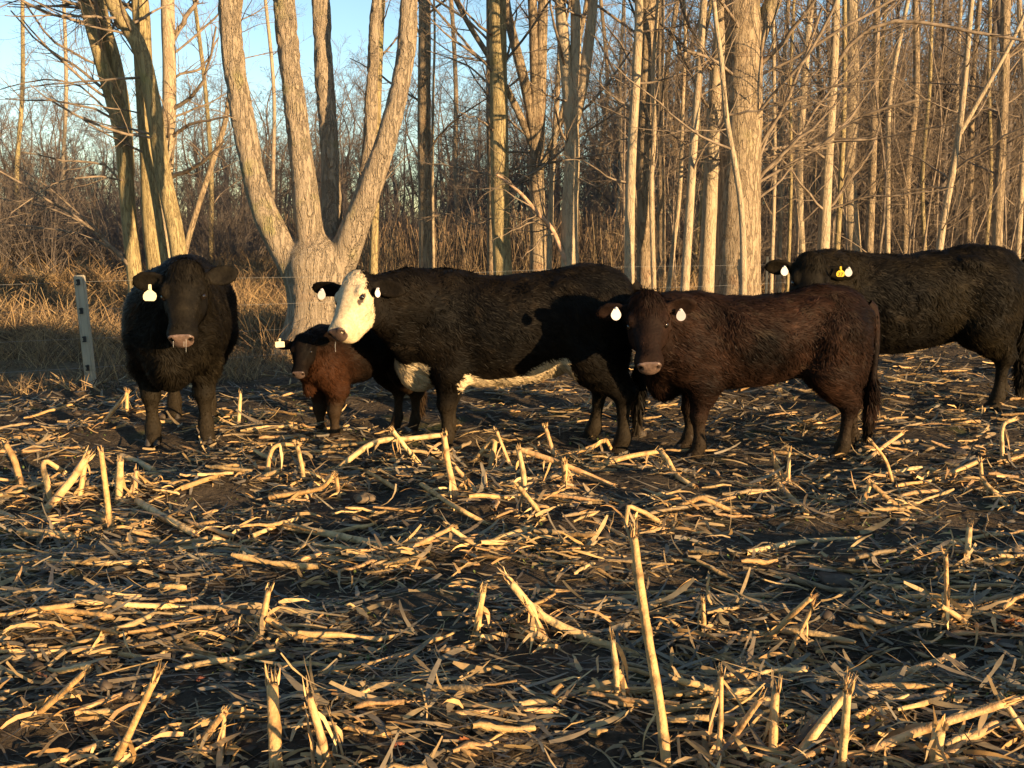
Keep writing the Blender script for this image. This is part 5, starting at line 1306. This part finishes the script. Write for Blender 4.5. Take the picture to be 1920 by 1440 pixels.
# (points in the photo foot first, width in photo pixels, kind, label)
# kind: u = stands from the first point; a = first and last points touch the ground; l = lies on the ground
STALKS = [
 ([(238,782),(238,733)],7,'u','short upright corn stub between the fence post and the black cow'),
 ([(177,815),(212,770),(240,735)],7,'u','stalk leaning against a short stub beside the fence post'),
 ([(447,800),(451,735)],7,'u','thin upright corn stub between the black cow and the calf'),
 ([(424,790),(470,795),(520,806)],8,'l','pale stalk lying flat just behind the black cow\'s hooves'),
 ([(0,824),(90,818),(200,816)],8,'l','long stalk lying flat along the left border below the fence post'),
 ([(40,918),(28,866),(10,832)],13,'u','bent husky stub at the left border level with the black cow\'s hooves'),
 ([(93,930),(82,866),(118,884)],10,'u','stub with a folded top near the left border'),
 ([(78,966),(130,905),(162,858)],15,'u','thick split stalk leaning right at the left of the field'),
 ([(152,915),(160,862)],10,'u','short stub behind the thick leaning split stalk'),
 ([(208,999),(198,915),(189,845)],11,'u','tall straight stub standing clear in front of the black cow'),
 ([(222,942),(226,862)],13,'u','shaggy husk-wrapped stub right of the tall straight one'),
 ([(252,928),(256,880)],9,'u','small stub with ragged leaves in front of the black cow'),
 ([(228,856),(258,866),(288,882)],12,'l','short thick stalk lying in front of the black cow\'s hooves'),
 ([(258,940),(310,970),(368,1002)],14,'l','thick split stalk lying slantwise below the shaggy husk-wrapped stub'),
 ([(0,962),(50,985)],14,'l','broken butt of stalk lying at the left border'),
 ([(38,998),(90,1000),(148,1009)],15,'l','husk-covered stalk lying at the lower left of the leaning split stalk'),
 ([(338,916),(400,895),(462,880)],9,'l','slender stalk lying slantwise in front of the black cow and calf'),
 ([(500,902),(512,840),(558,833)],8,'u','stub folded over to the right in front of the calf'),
 ([(570,900),(563,860),(556,833)],9,'u','orange upright stub in front of the calf'),
 ([(520,930),(598,916),(626,890)],9,'u','stalk rising to a broken tip below the calf'),
 ([(636,934),(630,892)],9,'u','short upright stub at the broken tip below the calf'),
 ([(398,1008),(440,1022),(484,1046)],11,'l','short stalk lying slantwise left of the longest lying stalk'),
 ([(0,1054),(80,1052),(180,1056),(272,1054)],10,'l','long jointed stalk lying flat at the left border, mid field'),
 ([(518,984),(630,1004),(758,1032)],14,'l','longest smooth stalk lying flat in the middle of the field'),
 ([(470,1006),(520,985),(562,970)],8,'l','thin stalk crossing the end of the longest lying stalk'),
 ([(632,880),(700,830),(770,822),(832,815)],10,'u','long propped stalk slanting up in front of the calf and cow'),
 ([(856,934),(842,880),(832,815)],12,'u','husk-draped stub holding up the long propped stalk'),
 ([(800,884),(770,850),(735,806)],9,'u','stalk leaning left below the white-faced cow\'s forelegs'),
 ([(898,926),(850,872)],9,'u','short pale stalk leaning left beside the husk-draped stub'),
 ([(918,882),(926,826),(882,872)],10,'u','stub with a folded hanging top in front of the white-faced cow\'s belly'),
 ([(956,872),(930,806)],7,'u','thin leaning stub below the white-faced cow\'s belly'),
 ([(1042,864),(1022,800)],9,'u','short bright upright stub below the white-faced cow\'s hind legs'),
 ([(985,926),(980,880),(972,842)],10,'u','stub under a snapped stalk in the centre of the field'),
 ([(972,842),(1050,868),(1152,912)],10,'d','snapped stalk slanting down right from its stub in the centre'),
 ([(1062,912),(1058,866)],13,'u','husk bundle standing below the white-faced cow\'s hind hooves'),
 ([(1050,856),(1110,838),(1136,824),(1150,850)],8,'a','low arching stalk below the white-faced cow\'s hind hooves'),
 ([(1100,884),(1170,858),(1238,846)],10,'u','stalk slanting up right below the heifer\'s head'),
 ([(1266,892),(1252,862),(1238,846)],9,'u','folded leafy stub under the heifer\'s chest'),
 ([(1230,868),(1268,892),(1304,914)],9,'l','stalk lying slantwise below the heifer\'s forehoof'),
 ([(790,908),(850,948),(912,982)],9,'l','stalk lying slantwise below the husk-draped stub'),
 ([(1022,978),(1000,946),(970,910)],9,'u','stalk with a frayed top leaning left in the centre'),
 ([(722,1050),(780,1022),(846,990)],9,'u','slender stalk rising to a peak in mid field'),
 ([(904,1032),(870,1008),(838,986)],9,'u','short stalk forming the right side of the peak in mid field'),
 ([(1130,986),(1160,1000),(1178,1012)],8,'l','short stalk lying left of the tall foreground stalk\'s tip'),
 ([(1246,984),(1210,962),(1178,948),(1172,990)],9,'a','arched broken stalk beside the tall foreground stalk\'s tip'),
 ([(1252,1452),(1238,1330),(1216,1200),(1199,1090),(1188,1004)],19,'u','tallest thin stalk standing in the foreground right of centre'),
 ([(1462,902),(1450,850)],9,'u','ragged husky stub below the heifer\'s belly'),
 ([(1478,908),(1480,845)],7,'u','thin twin of the ragged husky stub below the heifer\'s belly'),
 ([(1456,906),(1482,934),(1512,962)],12,'l','husk-wrapped stalk slanting down below the ragged husky stub'),
 ([(1674,906),(1660,862),(1632,826)],6,'u','thin bowed stalk standing at the heifer\'s hind hoof'),
 ([(1614,872),(1650,842),(1692,812)],8,'u','stalk leaning right at the heifer\'s hind hoof'),
 ([(1880,866),(1880,800),(1902,786)],8,'u','tall hooked stub below the back cow\'s hind legs'),
 ([(1618,946),(1632,906)],9,'u','short stub under the bent stalk below the heifer\'s hind hoof'),
 ([(1698,962),(1664,934),(1632,906)],10,'u','bent stalk slanting down right below the heifer\'s hind hoof'),
 ([(1268,952),(1314,932),(1388,966)],10,'a','low bent stalk in front of the heifer\'s forehooves'),
 ([(1768,896),(1800,880),(1836,864)],9,'u','stalk rising right toward the right border'),
 ([(1842,912),(1838,864)],8,'u','leafy stub at the top of the stalk rising right'),
 ([(1892,952),(1868,928),(1844,902)],9,'u','leaning stalk below the leafy stub near the right border'),
 ([(1398,1036),(1500,1016),(1612,1010)],10,'l','stalk lying flat in mid field right of the tallest stalk'),
 ([(1768,1022),(1820,1010),(1872,1000)],9,'l','stalk lying flat near the right border in mid field'),
 ([(1812,1056),(1818,986)],12,'u','shaded short stub near the right border in mid field'),
 ([(1776,1176),(1775,1100),(1773,1038)],9,'u','thin tall stub near the right border'),
 ([(1845,1050),(1878,1068),(1908,1086)],9,'l','short stalk lying slantwise at the right border'),
 ([(54,1124),(140,1128),(240,1134),(352,1138)],11,'l','long broken stalk lying flat at the left, lower field'),
 ([(374,1190),(420,1174),(480,1154)],12,'l','reddish stalk lying toward the upright stub at lower left'),
 ([(488,1202),(495,1150),(504,1104)],13,'u','stout upright stub with a stalk fallen on either side, lower left'),
 ([(500,1160),(545,1186),(604,1208)],11,'d','dark stalk slanting down right from the stout upright stub'),
 ([(0,1221),(100,1220),(216,1223)],8,'l','thin rod-like stalk lying flat at the left border'),
 ([(222,1226),(290,1232),(332,1204)],9,'l','curled end of stalk beside the soil clod at lower left'),
 ([(75,1336),(116,1300),(162,1258)],12,'u','smooth stalk leaning right at the lower left'),
 ([(204,1456),(245,1370),(290,1274)],15,'u','long pale stalk leaning right at the bottom left'),
 ([(518,1454),(514,1360),(510,1280)],25,'u','thickest split upright stub at the bottom border'),
 ([(618,1448),(597,1365),(578,1302)],16,'u','orange stub leaning left next to the thickest split stub'),
 ([(650,1446),(636,1390),(618,1340)],5,'u','thin straw beside the orange leaning stub'),
 ([(138,1338),(200,1312),(266,1290)],11,'l','stalk lying slantwise behind the long pale leaning stalk'),
 ([(78,1444),(130,1418),(192,1394)],14,'u','frayed stalk rising at the bottom left corner'),
 ([(378,1392),(400,1362),(422,1334)],14,'u','pale short stalk leaning right at the bottom left of centre'),
 ([(416,1402),(421,1340)],9,'u','small stub touching the pale short leaning stalk'),
 ([(640,1322),(676,1300),(712,1284)],10,'u','short clean-cut stalk leaning right at the bottom centre left'),
 ([(1196,1230),(1100,1196),(1010,1150),(955,1090)],16,'u','thick frayed stalk slanting up left in the foreground centre'),
 ([(1026,1202),(1006,1164),(985,1130)],11,'u','orange stub under the thick frayed slanting stalk'),
 ([(894,1192),(898,1150),(906,1106)],14,'u','dark ragged stub left of the thick frayed slanting stalk'),
 ([(1158,1304),(1154,1250),(1148,1194)],13,'u','short dark-footed stub left of the tallest stalk'),
 ([(838,1342),(940,1334),(1042,1332)],14,'l','frayed stalk lying flat at the bottom centre'),
 ([(596,1264),(690,1246),(784,1218)],10,'l','shaded stalk lying slantwise at the lower centre left'),
 ([(905,1102),(1040,1108),(1180,1112),(1302,1108)],8,'l','long thin stalk lying flat behind the tallest stalk'),
 ([(645,1362),(684,1372),(726,1378)],11,'l','reddish split stalk lying right of the thin straw'),
 ([(1296,1126),(1370,1118),(1452,1116)],11,'l','pale stalk lying flat right of the tallest stalk'),
 ([(1320,1182),(1318,1126)],9,'u','small split stub right of the tallest stalk'),
 ([(1438,1202),(1478,1160),(1524,1118)],12,'u','dark fibrous stalk leaning right at the lower right of centre'),
 ([(1474,1236),(1500,1186),(1526,1134)],8,'u','slim pale stalk leaning right below the dark fibrous one'),
 ([(1816,1172),(1790,1152),(1760,1134)],11,'u','short broken stalk beside the thin tall stub at the right'),
 ([(1338,1450),(1350,1370),(1352,1262)],11,'u','thin upright stub with a papery tip at the bottom right of centre'),
 ([(1448,1450),(1450,1370),(1454,1294)],17,'u','upright stub whose top folds left into a husk, bottom right'),
 ([(1362,1404),(1394,1356),(1428,1308)],12,'u','dark stalk leaning right behind the folded-top stub'),
 ([(1478,1446),(1530,1372),(1588,1298)],18,'u','thick stalk leaning right against its neighbour, bottom right'),
 ([(1578,1450),(1584,1370),(1590,1294)],16,'u','straight stout stub with fibrous tip, bottom right'),
 ([(1590,1352),(1616,1338),(1642,1324)],13,'l','short split stalk lying behind the straight stout stub'),
 ([(1606,1418),(1720,1372),(1800,1345),(1884,1318)],17,'u','long jointed stalk propped up at the bottom right'),
 ([(1940,1400),(1912,1360),(1884,1318)],13,'u','folded continuation of the long propped stalk at the right border'),
 ([(1755,1450),(1757,1400),(1762,1364)],26,'u','broad shredded stub under the long propped stalk'),
 ([(1276,1434),(1318,1416),(1362,1398)],13,'l','frayed stalk lying beside the thin papery-tipped stub'),
 ([(1784,1428),(1850,1424),(1930,1426)],12,'l','stalk lying flat at the bottom right corner'),
]

def stalk_geo(P, R, rng, S=9):
    """jointed stalk: swollen nodes, ridged sides"""
    L = np.r_[0, np.cumsum(np.linalg.norm(np.diff(P, axis=0), axis=1))]
    K = max(10, min(46, int(L[-1] / 0.02)))
    Q = np.stack([np.interp(np.linspace(0, L[-1], K), L, P[:, i]) for i in range(3)], 1)
    s_ = np.linspace(0, L[-1], K)
    step = rng.uniform(0.13, 0.19); ph = rng.random() * step
    node = np.exp(-(((s_ + ph) % step - step / 2) / 0.010) ** 2)
    r = np.interp(s_, [0, L[-1]], [R * 1.06, R * 0.88]) * (1 + 0.20 * node)
    V, F = tubes(Q[None], r[None], S, twist=rng.random())
    th = np.tile(np.arange(S), K)
    V = V + (V - np.repeat(Q, S, 0)) * (0.10 * np.sin(th * 2.6 + 1))[:, None] + rng.normal(size=V.shape) * R * 0.03
    base = TAN[rng.integers(4)] * rng.uniform(0.8, 1.05)
    c = base[None] * (1 - 0.60 * np.repeat(node, S)[:, None]) * (1 + 0.18 * vnoise(th * 1.7, np.repeat(s_, S) * 4, seed=int(rng.integers(999)))[:, None])
    foot = np.clip(1 - np.repeat(s_, S) / 0.10, 0, 1)[:, None]
    # close both ends with a shallow pith cone
    n0 = len(V); V = np.vstack([V, Q[:1], Q[-1:] - (Q[-1:] - Q[-2:-1]) * 0.6]); c = np.vstack([c, base * 0.5, base * 1.15])
    i = np.arange(S); j = (i + 1) % S
    capA = np.stack([np.full(S, n0), j, i, i], 1); b0 = (K - 1) * S
    F = np.vstack([F, np.stack([np.full(S, n0 + 1), b0 + i, b0 + j, b0 + j], 1)])
    return V, F, c, Q, r

def strips(P0, D, L, Wd, rng, K=5, droop=0.5, curl=0.25, cols=TAN):
    n = len(P0)
    P = np.empty((n, K, 3)); P[:, 0] = P0; d = norm(D)
    for k in range(1, K):
        d = norm(d + curl * rng.normal(size=(n, 3)) * 0.5 + np.array([0, 0, -droop]) * (k / K)); P[:, k] = P[:, k - 1] + d * (L / (K - 1))[:, None]
    T = tangents(P); side = norm(np.cross(T, norm(rng.normal(size=(n, 1, 3)))))
    W = Wd[:, None] * np.interp(np.linspace(0, 1, K), [0, .3, 1], [.7, 1, .15])[None]
    V, F = ribbons(P, W, side)
    C = cols[rng.integers(len(cols), size=n)] * rng.uniform(.7, 1.15, (n, 1))
    return V, F, np.repeat(C, K * 2, 0)

def build_stalks():
    for k, (pp, w, kind, lb) in enumerate(STALKS):
        rng = np.random.default_rng(2000 + k)
        g0 = on_ground(*pp[0]); Y0 = g0[1]
        if kind == 'l':
            W = np.array([on_ground(*q, lift=0.012) for q in pp])
        elif kind == 'a':
            g1 = on_ground(*pp[-1]); ys = np.linspace(Y0, g1[1], len(pp)); W = np.array([at(q[0], q[1], y) for q, y in zip(pp, ys)])
        elif kind == 'd':                                   # starts at a raised point, ends on the ground
            g1 = on_ground(*pp[-1], lift=0.012); ys = np.linspace(g1[1] + 0.06, g1[1], len(pp)); W = np.array([at(q[0], q[1], y) for q, y in zip(pp, ys)]); W[-1] = g1
        else:
            lean = rng.uniform(-0.05, 0.08)
            W = np.array([at(q[0], q[1], Y0 + lean * i) for i, q in enumerate(pp)]); W[0] = g0
            d = norm(W[0] - W[1]); W = np.vstack([W[0] + d * 0.05, W])
        R = max(w * 0.5, 2.6) * W[:, 1].mean() / FPX * 1.05
        W = resample(W, 24) if len(pp) < 3 else np.array(W) if kind == 'a' else resample(W, 24)
        org = W[0].copy()
        root = link('corn_stalk', None, label=lb, cat='corn stalk', group='corn stalks left in the field'); root.location = org
        V, F, c, Q, r = stalk_geo(W - org, R, rng, 9 if w < 16 else 12)
        link('stem', make_mesh('stem', V, F, STALK, cols=c), root)
        # frayed fibres at the broken end
        n = rng.integers(12, 22); a = rng.random(n) * 6.28; T = norm(Q[-1] - Q[-3]); A = norm(np.cross(T, [0.3, 0.5, 0.8])); B = np.cross(T, A)
        rim = Q[-1] - T * 0.008 + R * 0.85 * (np.cos(a)[:, None] * A + np.sin(a)[:, None] * B)
        V, F, C = strips(rim, np.tile(T, (n, 1)) + 0.12 * rng.normal(size=(n, 3)), rng.uniform(.008, .045, n) * (1 + 0.8 * (w > 14)), rng.uniform(.12, .38, n) * R, rng, 4, 0.0, .12)
        link('frayed_end', make_mesh('frayed_end', V, F, HUSK, cols=C), root)
        # dry leaves and husk hanging from the joints
        husky = any(q in lb for q in ('husk', 'ragged', 'leafy', 'shaggy', 'frayed', 'hanging', 'papery', 'shredded'))
        n = rng.integers(7, 12) if husky else rng.integers(1, 5)
        for q in range(n):
            m = 1
            i_ = rng.integers(2, len(Q) - 1, m); a = rng.random(m) * 6.28
            T = norm(Q[i_] - Q[i_ - 1]); A = norm(np.cross(T, [0.3, 0.5, 0.8])); B = np.cross(T, A)
            o_ = np.cos(a)[:, None] * A + np.sin(a)[:, None] * B
            V, F, C = strips(Q[i_] + o_ * R * 0.8, o_ * 0.35 + T * rng.uniform(-1.0, 0.25) + [0, 0, -0.5] + 0.22 * rng.normal(size=(m, 3)), rng.uniform(.05, .19, m), rng.uniform(.004, .010, m), rng, 6, 0.5, .28)
            link('dry_leaf', make_mesh('dry_leaf', V, F, HUSK, cols=C), root)
build_stalks()

def build_residue():
    rng = np.random.default_rng(4242)
    def spots(n, y0=2.4, y1=15.5, sharp=0.5):
        # denser near the camera in ground area, thinner far off
        y = y0 + (y1 - y0) * rng.random(n) ** 1.45
        x = rng.uniform(-1, 1, n) * (y * 0.53 + 0.5)
        k = y < fence_y(x) + 0.3 * rng.normal(size=n) + 0.2
        patch = vnoise(x * 1.1, y * 1.6, seed=91) + 0.8 * vnoise(x * 3, y * 4, seed=92) + 0.35 * np.sin(2 * np.pi * y / 0.76)
        k &= rng.random(n) < np.clip(0.55 + sharp * patch, 0.04, 1)
        return x[k], y[k]
    parts = []
    cols = np.array([[0.44, 0.31, 0.155], [0.34, 0.25, 0.145], [0.25, 0.20, 0.135], [0.50, 0.34, 0.16], [0.18, 0.15, 0.11], [0.27, 0.22, 0.15], [0.15, 0.115, 0.08]])
    for (n, Lr, Wr, K, up, lift, flat) in ((66000, (.02, .11), (.002, .0065), 3, .05, .008, .30), (9000, (.08, .28), (.004, .011), 5, .10, .02, .25), (14000, (.08, .26), (.0012, .0030), 4, .16, .03, .3), (17000, (.06, .22), (.005, .013), 5, .20, .035, .5), (3600, (.05, .17), (.004, .010), 5, 0.9, .03, .8)):
        x, y = spots(n, sharp=0.25 if lift < .01 else 0.95); n = len(x)
        a = rng.normal(0, 0.55, n) + np.where(rng.random(n) < .3, rng.uniform(0, 3.14, n), 0) + np.pi * (rng.random(n) < .5)
        d = norm(np.stack([np.cos(a), np.sin(a), rng.normal(size=n) * up * .6 + up * .25], 1))
        L = rng.uniform(*Lr, n) * rng.uniform(.6, 1.3, n)
        z = ground_z(x, y) + rng.random(n) ** 1.5 * lift + 0.003
        P = np.empty((n, K, 3)); P[:, 0] = np.stack([x, y, z], 1)
        bend = rng.normal(size=(n, 3)) * 0.22
        for k in range(1, K):
            d = norm(d + bend * .5 + np.array([0, 0, -.10 * up])); P[:, k] = P[:, k - 1] + d * (L / (K - 1))[:, None]
        P[:, :, 2] = np.maximum(P[:, :, 2], ground_z(P[:, :, 0], P[:, :, 1]) + 0.002)
        upv = norm(np.stack([rng.normal(size=n) * flat, rng.normal(size=n) * flat, np.ones(n)], 1))[:, None]
        side = norm(np.cross(tangents(P), upv))
        tw = rng.normal(size=(n, 1, 3)) * 0.25; side = norm(side + tw * np.linspace(-1, 1, K)[None, :, None])
        W = rng.uniform(*Wr, (n, 1)) * np.interp(np.linspace(0, 1, K), [0, .3, .8, 1], [.85, 1, .95, .6])[None] * rng.uniform(.5, 1.2, (n, K))
        V, F = ribbons(P, W, side)
        C = cols[rng.integers(len(cols), size=n)] * rng.uniform(.55, 1.15, (n, 1)) * (0.80 if lift < .01 else 0.86)
        parts.append((V, F, np.repeat(C, K * 2, 0)))
    # husk and leaf trash heaped round the feet of the standing stubs
    bx, by = [], []
    for pp, w, kd, lb in STALKS:
        g = on_ground(*pp[0]); m = 8 if kd == 'l' else 22
        bx.append(g[0] + rng.normal(size=m) * .10); by.append(g[1] + rng.normal(size=m) * .07)
    for _ in range(34):
        gx, gy = spots(1); 
        if len(gx) and gy[0] < 12: bx.append(gx[0] + rng.normal(size=40) * .15); by.append(gy[0] + rng.normal(size=40) * .09)
    x, y = np.concatenate(bx), np.concatenate(by); n = len(x); K = 6
    P0 = np.stack([x, y, ground_z(x, y) + rng.random(n) ** 2 * .05], 1); a = rng.random(n) * 6.28
    D = np.stack([np.cos(a), .6 * np.sin(a), rng.uniform(-.15, .55, n)], 1)
    V, F, C = strips(P0, D, rng.uniform(.06, .20, n), rng.uniform(.003, .011, n), rng, K, .30, .3)
    V[:, 2] = np.maximum(V[:, 2], ground_z(V[:, 0], V[:, 1]) + .002)
    parts.append((V, F, C * .9))
    V, F, C = merge(parts)
    link('corn_residue', make_mesh('corn_residue', V, F, HUSK, cols=C, smooth=False), label='chopped corn leaves and husks littering the dark soil', cat='corn residue', kind='stuff')
    # broken bits of stalk
    x, y = spots(3000, sharp=0.9); n = len(x)
    a = rng.normal(0, .6, n); L = rng.uniform(.04, .22, n); d = np.stack([np.cos(a), np.sin(a), rng.normal(size=n) * .13], 1)
    p = np.stack([x, y, ground_z(x, y) + rng.uniform(.006, .03, n)], 1)
    P = np.stack([p - d * L[:, None] / 2, p, p + d * L[:, None] / 2], 1)
    P[:, :, 2] = np.maximum(P[:, :, 2], ground_z(P[:, :, 0], P[:, :, 1]) + 0.006)
    P = np.stack([P[:, 0], P[:, 0] * .66 + P[:, 2] * .34 + rng.normal(size=(n, 3)) * .006, P[:, 0] * .3 + P[:, 2] * .7 + rng.normal(size=(n, 3)) * .006, P[:, 2]], 1)
    V, F = tubes(P, rng.uniform(.004, .012, (n, 1)) * rng.uniform(.55, 1.2, (n, 4)) * np.array([.6, 1, 1, .5]), 5)
    V = V + rng.normal(size=V.shape) * .0014
    C = np.array(TAN)[rng.integers(5, size=n)] * rng.uniform(.4, 0.95, (n, 1))
    link('stalk_fragments', make_mesh('stalk_fragments', V, F, STALK, cols=np.repeat(C, 20, 0)), label='small broken bits of corn stalk strewn through the chaff', cat='stalk bits', kind='stuff')
    # thicker lengths of broken stalk, too many and too jumbled to tell apart
    x, y = spots(950, sharp=1.1, y1=14); n = len(x)
    a = rng.normal(0, .45, n) + np.pi * (rng.random(n) < .5); L = rng.uniform(.12, .42, n); K = 9
    d = np.stack([np.cos(a), np.sin(a), rng.normal(size=n) * .12], 1)
    p = np.stack([x, y, ground_z(x, y) + rng.uniform(.012, .05, n)], 1); t = np.linspace(-.5, .5, K)
    P = p[:, None] + d[:, None] * (L[:, None] * t)[..., None] + np.cumsum(rng.normal(size=(n, K, 3)) * .0035, 1)
    P[:, :, 2] = np.maximum(P[:, :, 2], ground_z(P[:, :, 0], P[:, :, 1]) + 0.010)
    r = rng.uniform(.006, .0135, (n, 1)) * (1 + .22 * (rng.random((n, K)) < .22)) * rng.uniform(.85, 1.1, (n, K)); r[:, -1] *= .6; r[:, 0] *= .7
    V, F = tubes(P, r, 7); V = V + rng.normal(size=V.shape) * .0012
    C = np.array(TAN)[rng.integers(5, size=n)] * rng.uniform(.55, 1.0, (n, 1))
    link('stalk_lengths', make_mesh('stalk_lengths', V, F, STALK, cols=np.repeat(C, K * 7, 0) * rng.uniform(.8, 1.15, (len(V), 1))), label='jumbled broken lengths of corn stalk lying all over the field', cat='stalk pieces', kind='stuff')
    # clods
    import bmesh
    x, y = spots(1500); n = len(x); bm = bmesh.new(); bmesh.ops.create_icosphere(bm, subdivisions=1, radius=1.0)
    bv = np.array([v.co[:] for v in bm.verts]); bf = np.array([[v.index for v in f.verts] for f in bm.faces]); bm.free()
    sz = rng.uniform(.008, .035, n) * (1 + (rng.random(n) < .05))
    V = bv[None] * (1 + .35 * rng.normal(size=(n, len(bv), 1))) * sz[:, None, None] * np.array([1.2, 1.0, .7]) + np.stack([x, y, ground_z(x, y)], 1)[:, None]
    F = (bf[None] + (np.arange(n) * len(bv))[:, None, None]).reshape(-1, 3)
    C = np.tile([0.075, 0.055, 0.038], (n * len(bv), 1)) * np.repeat(rng.uniform(.5, 1.4, (n, 1)), len(bv), 0)
    link('soil_clods', make_mesh('soil_clods', V.reshape(-1, 3), F, HUSK, cols=C, smooth=False), label='small crumbs and clods of dark soil in the field', cat='soil clods', kind='stuff')
    # low green weeds in patches
    x, y = spots(60000); k = vnoise(x * 1.6, y * 1.6, seed=191) > 0.30; x, y = x[k], y[k]; k = rng.random(len(x)) < .55; x, y = x[k], y[k]; n = len(x)
    a = rng.random(n) * 6.28; d = norm(np.stack([np.cos(a), np.sin(a), rng.uniform(.3, 1.2, n)], 1)); L = rng.uniform(.008, .028, n)
    P0 = np.stack([x, y, ground_z(x, y)], 1); P = np.stack([P0, P0 + d * L[:, None] * .6, P0 + d * L[:, None]], 1)
    V, F = ribbons(P, np.stack([L * .06, L * .28, L * .05], 1), norm(np.cross(d, [0, 0, 1.0]))[:, None].repeat(3, 1))
    C = np.array([0.11, 0.135, 0.035]) * rng.uniform(.5, 1.5, (n, 1))
    link('field_weeds', make_mesh('field_weeds', V, F, HUSK, cols=np.repeat(C, 6, 0)), label='small patches of low green weeds on the soil', cat='weeds', kind='stuff')
build_residue()
# ================================================================== SMALL THINGS ON THE FIELD
STONE = flat_mat('field_stone', (0.34, 0.31, 0.28), rough=0.8, nscale=20, namp=0.3, bump=0.4)
CLOD = flat_mat('soil_clod', (0.16, 0.115, 0.07), rough=0.95, spec=0.1, nscale=30, namp=0.45, bump=0.8)
COB = flat_mat('corn_cob', (0.17, 0.055, 0.028), rough=0.8, nscale=70, namp=0.6, bump=0.8)

def lumpy(name, px, py, wpx, mat, label, cat, seed, flat=0.6, amp=0.22):
    import bmesh
    g = on_ground(px, py); r = wpx * 0.5 * g[1] / FPX
    bm = bmesh.new(); bmesh.ops.create_icosphere(bm, subdivisions=3, radius=1.0)
    V = np.array([v.co[:] for v in bm.verts])
    n = fbm(V[:, 0] * 1.6 + seed, V[:, 1] * 1.6, V[:, 2] * 1.6, seed=seed)
    V = V * (1 + amp * n)[:, None] * np.array([1, 0.85, flat]) * r
    for v, c in zip(bm.verts, V): v.co = Vector(c)
    me = bpy.data.meshes.new(name); bm.to_mesh(me); bm.free(); me.materials.append(mat)
    me.polygons.foreach_set('use_smooth', np.ones(len(me.polygons), dtype=bool))
    o = link(name, me, label=label, cat=cat); o.location = g + np.array([0, 0, r * flat * 0.55]); o.rotation_euler = (0, 0, seed)
    return o

def oak_leaf(px, py, wpx, label, seed, col):
    rng = np.random.default_rng(seed)
    g = on_ground(px, py, 0.02); L = wpx * g[1] / FPX
    t = np.linspace(0, 1, 17); w = (0.30 * np.sin(np.pi * t ** 0.8) ** 0.7) * (1 + 0.45 * np.sin(t * 22)) + 0.02
    a, b_ = np.stack([t - .5, w, 0.18 * w ** 2 + 0.1 * np.sin(t * 3 + seed)], 1) * L, np.stack([t - .5, -w, 0.25 * w ** 2 + 0.1 * np.sin(t * 3 + seed + .5)], 1) * L
    m = np.stack([t - .5, 0 * t, -0.05 + 0.12 * np.sin(t * 3 + seed)], 1) * L
    V = np.concatenate([a, m, b_]); i = np.arange(16)
    F = np.concatenate([np.stack([i, i + 17, i + 18, i + 1], 1), np.stack([i + 17, i + 34, i + 35, i + 18], 1)])
    me = make_mesh('fallen_leaf', V, F, LEAF, cols=np.tile(col, (len(V), 1)) * rng.uniform(.85, 1.1, (len(V), 1)))
    o = link('fallen_leaf', me, label=label, cat='leaf', group='fallen leaves on the field'); o.location = g + np.array([0, 0, 0.015])
    o.rotation_euler = (rng.uniform(-.9, -.2), rng.uniform(-.4, .4), rng.uniform(-.5, .5))

lumpy('stone', 930, 944, 16, STONE, 'small pale stone lying in the centre of the field', 'stone', 3)
lumpy('stone', 684, 940, 50, CLOD, 'rounded sunlit mound of soil below the calf', 'mound', 5, 0.45).name = 'soil_mound'
lumpy('soil_clod', 276, 1208, 38, CLOD, 'sunlit clod of earth beside the curled stalk at lower left', 'clod', 7, 0.8, 0.35)
lumpy('soil_clod', 1905, 1040, 40, CLOD, 'dark rounded clod at the right border in mid field', 'clod', 9, 0.7, 0.25)
lumpy('manure_pat', 1790, 850, 46, flat_mat('manure', (0.035, 0.026, 0.018), rough=0.7, bump=0.6), 'dark manure pat behind the heifer, left of the hooked stub', 'manure', 11, 0.3, 0.3)
for k, (px, py, w, sd, lb) in enumerate(((376, 1276, 26, 1.2, 'rust-red corn cob half buried behind the thin leaning stalks, lower left'), (745, 1400, 30, 0.4, 'rust-red corn cob near the bottom border left of centre'), (1450, 1405, 34, 2.0, 'dark red corn cob at the foot of the folded-top stub'))):
    g = on_ground(px, py); L = w * g[1] / FPX
    P = resample([[-L / 2, 0, 0], [0, 0, 0.004], [L / 2, 0, 0]], 9)
    V, F = tubes(P[None], (np.array([.35, .85, 1, 1, 1, .97, .9, .7, .25]) * L * .17)[None], 12); V = V + np.random.default_rng(k).normal(size=V.shape) * L * 0.012
    o = link('corn_cob', make_mesh('corn_cob', V, F, COB), label=lb, cat='corn cob', group='bare corn cobs on the field'); o.location = g + np.array([0, 0, L * .12]); o.rotation_euler = (0, 0.1, sd)
RED = np.array([0.34, 0.125, 0.05])
for k, (px, py, w, lb) in enumerate(((1896, 1170, 44, 'large orange-brown oak leaf at the right border'), (1858, 1215, 46, 'rust-coloured curled leaf just below the large oak leaf'), (1628, 1222, 22, 'small orange leaf right of the slim pale leaning stalk'), (1320, 1352, 24, 'brown leaf left of the dark stalk behind the folded-top stub'), (75, 1272, 30, 'tan lobed leaf above the smooth leaning stalk at lower left'), (1425, 790, 14, 'small orange leaf behind the heifer\'s belly'), (1466, 788, 13, 'small red leaf nearer the heifer\'s hind leg'), (870, 1395, 26, 'orange leaf below the frayed lying stalk at bottom centre'))):
    oak_leaf(px, py, w, lb, 60 + k, RED * (0.8 if k % 2 else 1.0))
